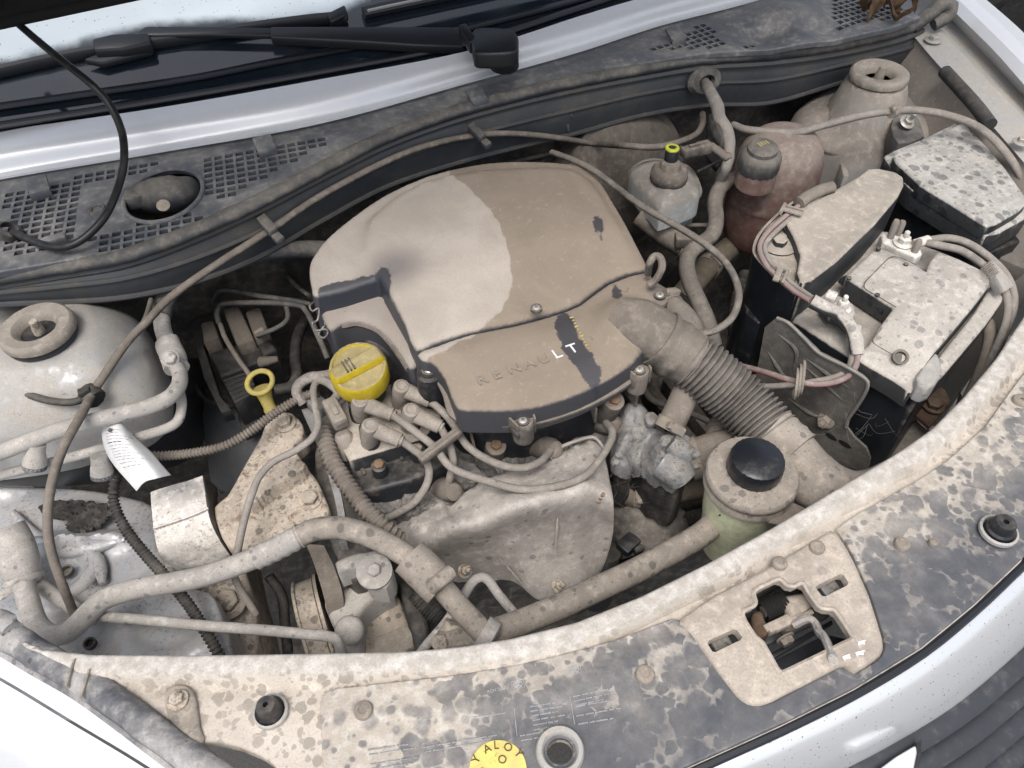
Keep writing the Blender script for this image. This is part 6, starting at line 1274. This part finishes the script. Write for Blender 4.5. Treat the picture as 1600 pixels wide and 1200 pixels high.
for k, (dx, dy, lb) in enumerate(((0, 0, 'outer grey battery cable curving round the far side of the battery'), (-9, 12, 'inner grey battery cable curving round the far side of the battery'))):
    cable('negative_cable', lb, [(1446+dx*.2, 376+dy*.2, .85), (1480+dx, 372+dy, .852), (1512+dx, 380+dy, .85), (1545+dx, 402+dy, .845), (1572+dx, 430+dy, .838), (1584+dx, 462+dy, .83), (1580+dx, 495+dy, .82), (1566+dx, 530+dy, .80), (1545+dx, 570+dy, .775), (1515+dx, 620+dy, .75), (1485+dx, 660+dy, .73)], 12.5, m_grey)
bt_ = thing('barcode_tag', 'dusty clear tag with barcode wrapped round the battery cables', 'tag', P(1560, 432, .84))
rows = [[(1532, 420, .846), (1540, 413, .854), (1549, 405, .858)], [(1544, 440, .843), (1556, 432, .856), (1566, 422, .856)], [(1556, 462, .838), (1570, 455, .85), (1584, 446, .846)]]
obj('tag', patch([PP(r) for r in rows], 5, 5, .0005), dm('tag_film', (.5, .48, .45), .6, .4, patch=.2, dcol=(.42, .38, .33)), bt_)
for k in range(7):
    a, b = P(1536+k*1.7, 418+k*2.9, .8575), P(1549+k*1.9, 407+k*2.9, .8605); obj('bar', tube([a, b], .0005 if k % 2 else .0009, 4, smooth=False), m_hose, bt_)
hose('side_conduit', 'fat dusty conduit squeezed between battery and crossmember lip', [(1532, 490, .80), (1546, 515, .80), (1545, 545, .79), (1530, 590, .77), (1505, 640, .75), (1470, 680, .73), (1430, 720, .72)], 21, m_hose)
hose('side_conduit', 'thinner dark conduit beside the rusty bracket', [(1560, 560, .76), (1535, 600, .755), (1500, 650, .75), (1460, 700, .74), (1420, 740, .73)], 24, m_hosed)
# tray: bracket plate in front of the battery
tr = thing('battery_tray', 'grey steel battery tray plate with pressed ribs and bolt', 'battery tray', P(1290, 640, .58))
A_, B_ = P(1238, 498, .815), P(1437, 615, .815); n_b = Vector((B_.y-A_.y, -(B_.x-A_.x), 0)).normalized()
n_b = n_b if (CAM-A_).dot(n_b) > 0 else -n_b
def PW(px, py, o=.022):
    """pixel to the upright plane standing o in front of the battery's long side"""
    r = ray(px, py); return CAM+r*((A_+n_b*o-CAM).dot(n_b)/r.dot(n_b))
m_trayd = dm('tray_paint', (.06, .062, .065), .8, .5, patch=.4, dcol=(.20, .18, .155), up=.3)
TP = [(1196, 512), (1214, 497), (1232, 505), (1258, 530), (1280, 552), (1320, 572), (1347, 588), (1356, 598), (1353, 612), (1340, 634), (1326, 654), (1322, 668), (1334, 684), (1352, 700), (1358, 716), (1354, 738), (1320, 728), (1280, 708), (1240, 684), (1200, 640), (1180, 600)]
tp = [PW(*q) for q in TP]; ax_u = (B_-A_).normalized()
loc2 = [Vector(((p-A_).dot(ax_u), p.z, 0)) for p in tp]
tri_ = geometry.tessellate_polygon([loc2]); nT = len(tp)
obj('plate', bev((tp+[p-n_b*.003 for p in tp], [tuple(range(nT)), tuple(range(2*nT-1, nT-1, -1))]+[(i, (i+1) % nT, (i+1) % nT+nT, i+nT) for i in range(nT)]), .0008, 1), m_trayd, tr)
obj('plate_edge', tube([PW(x, y, .0225) for x, y in TP[1:12]], .002, 6), dm('tray_edge', (.2, .19, .18), .7, .5, patch=.3, dcol=(.34, .31, .27)), tr)
for pts in ([(1260, 560), (1300, 588), (1328, 606)], [(1200, 548), (1222, 582), (1236, 592)], [(1214, 520), (1244, 546), (1240, 578)], [(1232, 622), (1268, 646), (1296, 655)], [(1258, 572), (1290, 600), (1320, 628)]): obj('pressed_rib', tube([PW(x, y, .021) for x, y in pts], [.0012, .0036, .0012], 8), m_trayd, tr)
obj('tray_bolt', hexbolt(PW(1291, 657), n_b+Vector((0, 0, .3)), .008, .008, 1.3, .006), m_bolt, tr)
obj('tray_floor', prism([(1325, 672), (1350, 692), (1366, 700), (1396, 660), (1437, 622), (1445, 630), (1392, 716), (1368, 734), (1350, 730)], .655, .006, .002), m_trayd, tr)
obj('tray_edge', tube(PP([(1440, 624, .68), (1410, 680, .67), (1370, 733, .66)]), .003, 8), m_trayd, tr)
for q in ((1298, 682), (1320, 694)): obj('slot', lathe(PW(*q, .0225), [(.0055, 0), (.0002, .0006)], n_b, 14, 1.5, .7), m_hole, tr)
rk = thing('rusty_bracket', 'rust-brown steel bracket with bolt between battery and conduits', 'bracket', P(1455, 640, .68))
obj('plate', noisy(slab([(1425, 644), (1445, 625), (1472, 603), (1480, 615), (1486, 628), (1470, 648), (1453, 667), (1440, 655)], .715, .005, .001, .005, 0), .0008, 90), m_rust, rk)
obj('bolt', noisy(hexbolt(P(1458, 634, .718), (0, 0, 1), .0095, .007, 1.4), .0004, 200), m_rust, rk)
obj('lower_sheet', patch([PP([(1425, 650, .69), (1455, 672, .69), (1490, 640, .69), (1500, 610, .70)]), PP([(1385, 715, .66), (1420, 720, .66), (1470, 690, .66), (1510, 640, .67)])], 3, 4, .003), m_tower, rk)
# ------------------------------------------------------------------ fuse box at the fender
fb = thing('fuse_box', 'black fuse box with sloping spotted lid beside the right fender', 'fuse box', P(1500, 300, .70))
FL = [(1396, 243), (1401, 237), (1440, 220), (1500, 192), (1510, 194), (1545, 230), (1572, 262), (1603, 306), (1604, 318), (1592, 329), (1556, 350), (1545, 352), (1532, 347), (1490, 320), (1438, 288), (1400, 252)]
obj('lid', slab(FL, .862, .016, .004, .007, 0), m_fuse, fb)
obj('lid_rim', slab([(1381, 243), (1398, 234), (1440, 217), (1500, 188), (1525, 200), (1580, 262), (1614, 312), (1612, 330), (1600, 342), (1560, 364), (1542, 367), (1525, 360), (1480, 330), (1425, 296), (1395, 264)], .849, .026, .003, .01, 0), m_fuse, fb)
obj('body', slab([(1390, 252), (1500, 195), (1600, 305), (1600, 350), (1545, 376), (1480, 338), (1420, 300)], .838, .13, .004, .016, 1, draft=-.06), m_blackc, fb)
obj('body_step', prism([(1430, 305), (1480, 336), (1540, 372), (1600, 348), (1600, 375), (1550, 395), (1470, 355)], .815, .05, .003), m_blackc, fb)
wk = thing('floor_bracket', 'grey connector block behind the battery cables', 'block', P(1575, 430, .74))
obj('block', box(P(1585, 420, .78), (.02, .006, 0), (-.006, .018, 0), (0, 0, .02), .004), m_trayd, wk)
ap = thing('apron_sheet', 'dusty sheet metal apron below the coolant tank beside the tower', 'apron', P(1290, 270, .60))
obj('sheet', patch([PP([(1250, 215, .80), (1290, 235, .80), (1340, 248, .80)]), PP([(1268, 250, .74), (1310, 272, .74), (1350, 268, .74)]), PP([(1260, 300, .66), (1320, 330, .66), (1380, 300, .66)])], 4, 4, .003), m_tower, ap)
obj('gusset', prism([(1308, 238), (1316, 236), (1328, 275), (1318, 275)], .79, .05, .003), m_tower, ap)

# ------------------------------------------------------------------ cobwebs and grit
def webs(label, cx, cy, z, n, sx, sy, name='cobweb'):
    out = ([], [])
    for k in range(n):
        a = P(cx+random.uniform(-sx, sx), cy+random.uniform(-sy, sy), z+random.uniform(-.01, .02)); b = a+Vector((random.uniform(-1, 1), random.uniform(-1, 1), random.uniform(-.5, .5)))*.03
        m_ = (a+b)/2+Vector((random.uniform(-1, 1), random.uniform(-1, 1), -1))*.006
        out = join(out, tube([a, m_, b], .00011, 4, .004, cap=False))
    o = obj(name, out, m_wire, ang=180, kind='stuff', label=label, cat='cobweb'); return o
webs('dusty cobweb strands over the battery tray plate', 1345, 640, .76, 34, 45, 55)
webs('dusty cobweb strands in the gap beside the heat shield', 985, 760, .72, 20, 35, 40)
webs('dusty cobweb strands by the looped rod behind the lip', 800, 960, .73, 12, 25, 15)

# ------------------------------------------------------------------ lesser pipes and wiring low in the bay
for nm, lb, pts, wpx, mt in (
    ('gear_cable', 'dim gear change cable low between air box and battery tray', [(1010, 560, .62), (1060, 570, .62), (1110, 600, .62), (1150, 650, .60), (1190, 720, .58)], 12, m_hosed),
    ('wiring_branch', 'dim wire branch below the ribbed intake hose', [(1000, 600, .70), (1020, 625, .70), (1060, 640, .68), (1110, 660, .66), (1170, 700, .64)], 10, m_grey),
    ('fuel_line', 'thin dark fuel line behind the air box along the bulkhead', [(520, 420, .80), (560, 380, .80), (640, 320, .81), (740, 270, .81), (860, 240, .81)], 9, m_hosed),
    ('fuel_line', 'second fuel line lower behind the air box, beside the first', [(510, 440, .78), (555, 395, .78), (635, 330, .79), (735, 282, .79), (850, 252, .79)], 8, m_seal),
    ('heater_pipe', 'dim heater pipe rising beside the brake servo', [(930, 300, .70), (950, 260, .74), (945, 235, .80), (930, 220, .82)], 18, m_hosed),
    ('loom_branch', 'dim taped loom crossing the dark floor beside the pulley', [(420, 900, .60), (440, 930, .58), (445, 970, .56), (450, 1020, .56)], 16, m_hosed),
    ('loom_branch', 'dim taped loom rising behind the brake unit', [(300, 480, .62), (330, 500, .62), (400, 480, .64), (470, 450, .68)], 12, m_hosed),
    ('subframe_tube', 'dusty subframe tube showing below the thermostat housing', [(950, 830, .52), (1000, 800, .52), (1060, 790, .52), (1130, 770, .52)], 30, m_hosed),
    ('coolant_bleed_pipe', 'thin pipe beneath the brake fluid reservoir', [(1050, 352, .78), (1085, 352, .785), (1115, 352, .79)], 7, m_hose)):
    hose(nm, lb, pts, wpx, mt, (), nm.split('_')[-1], 10)
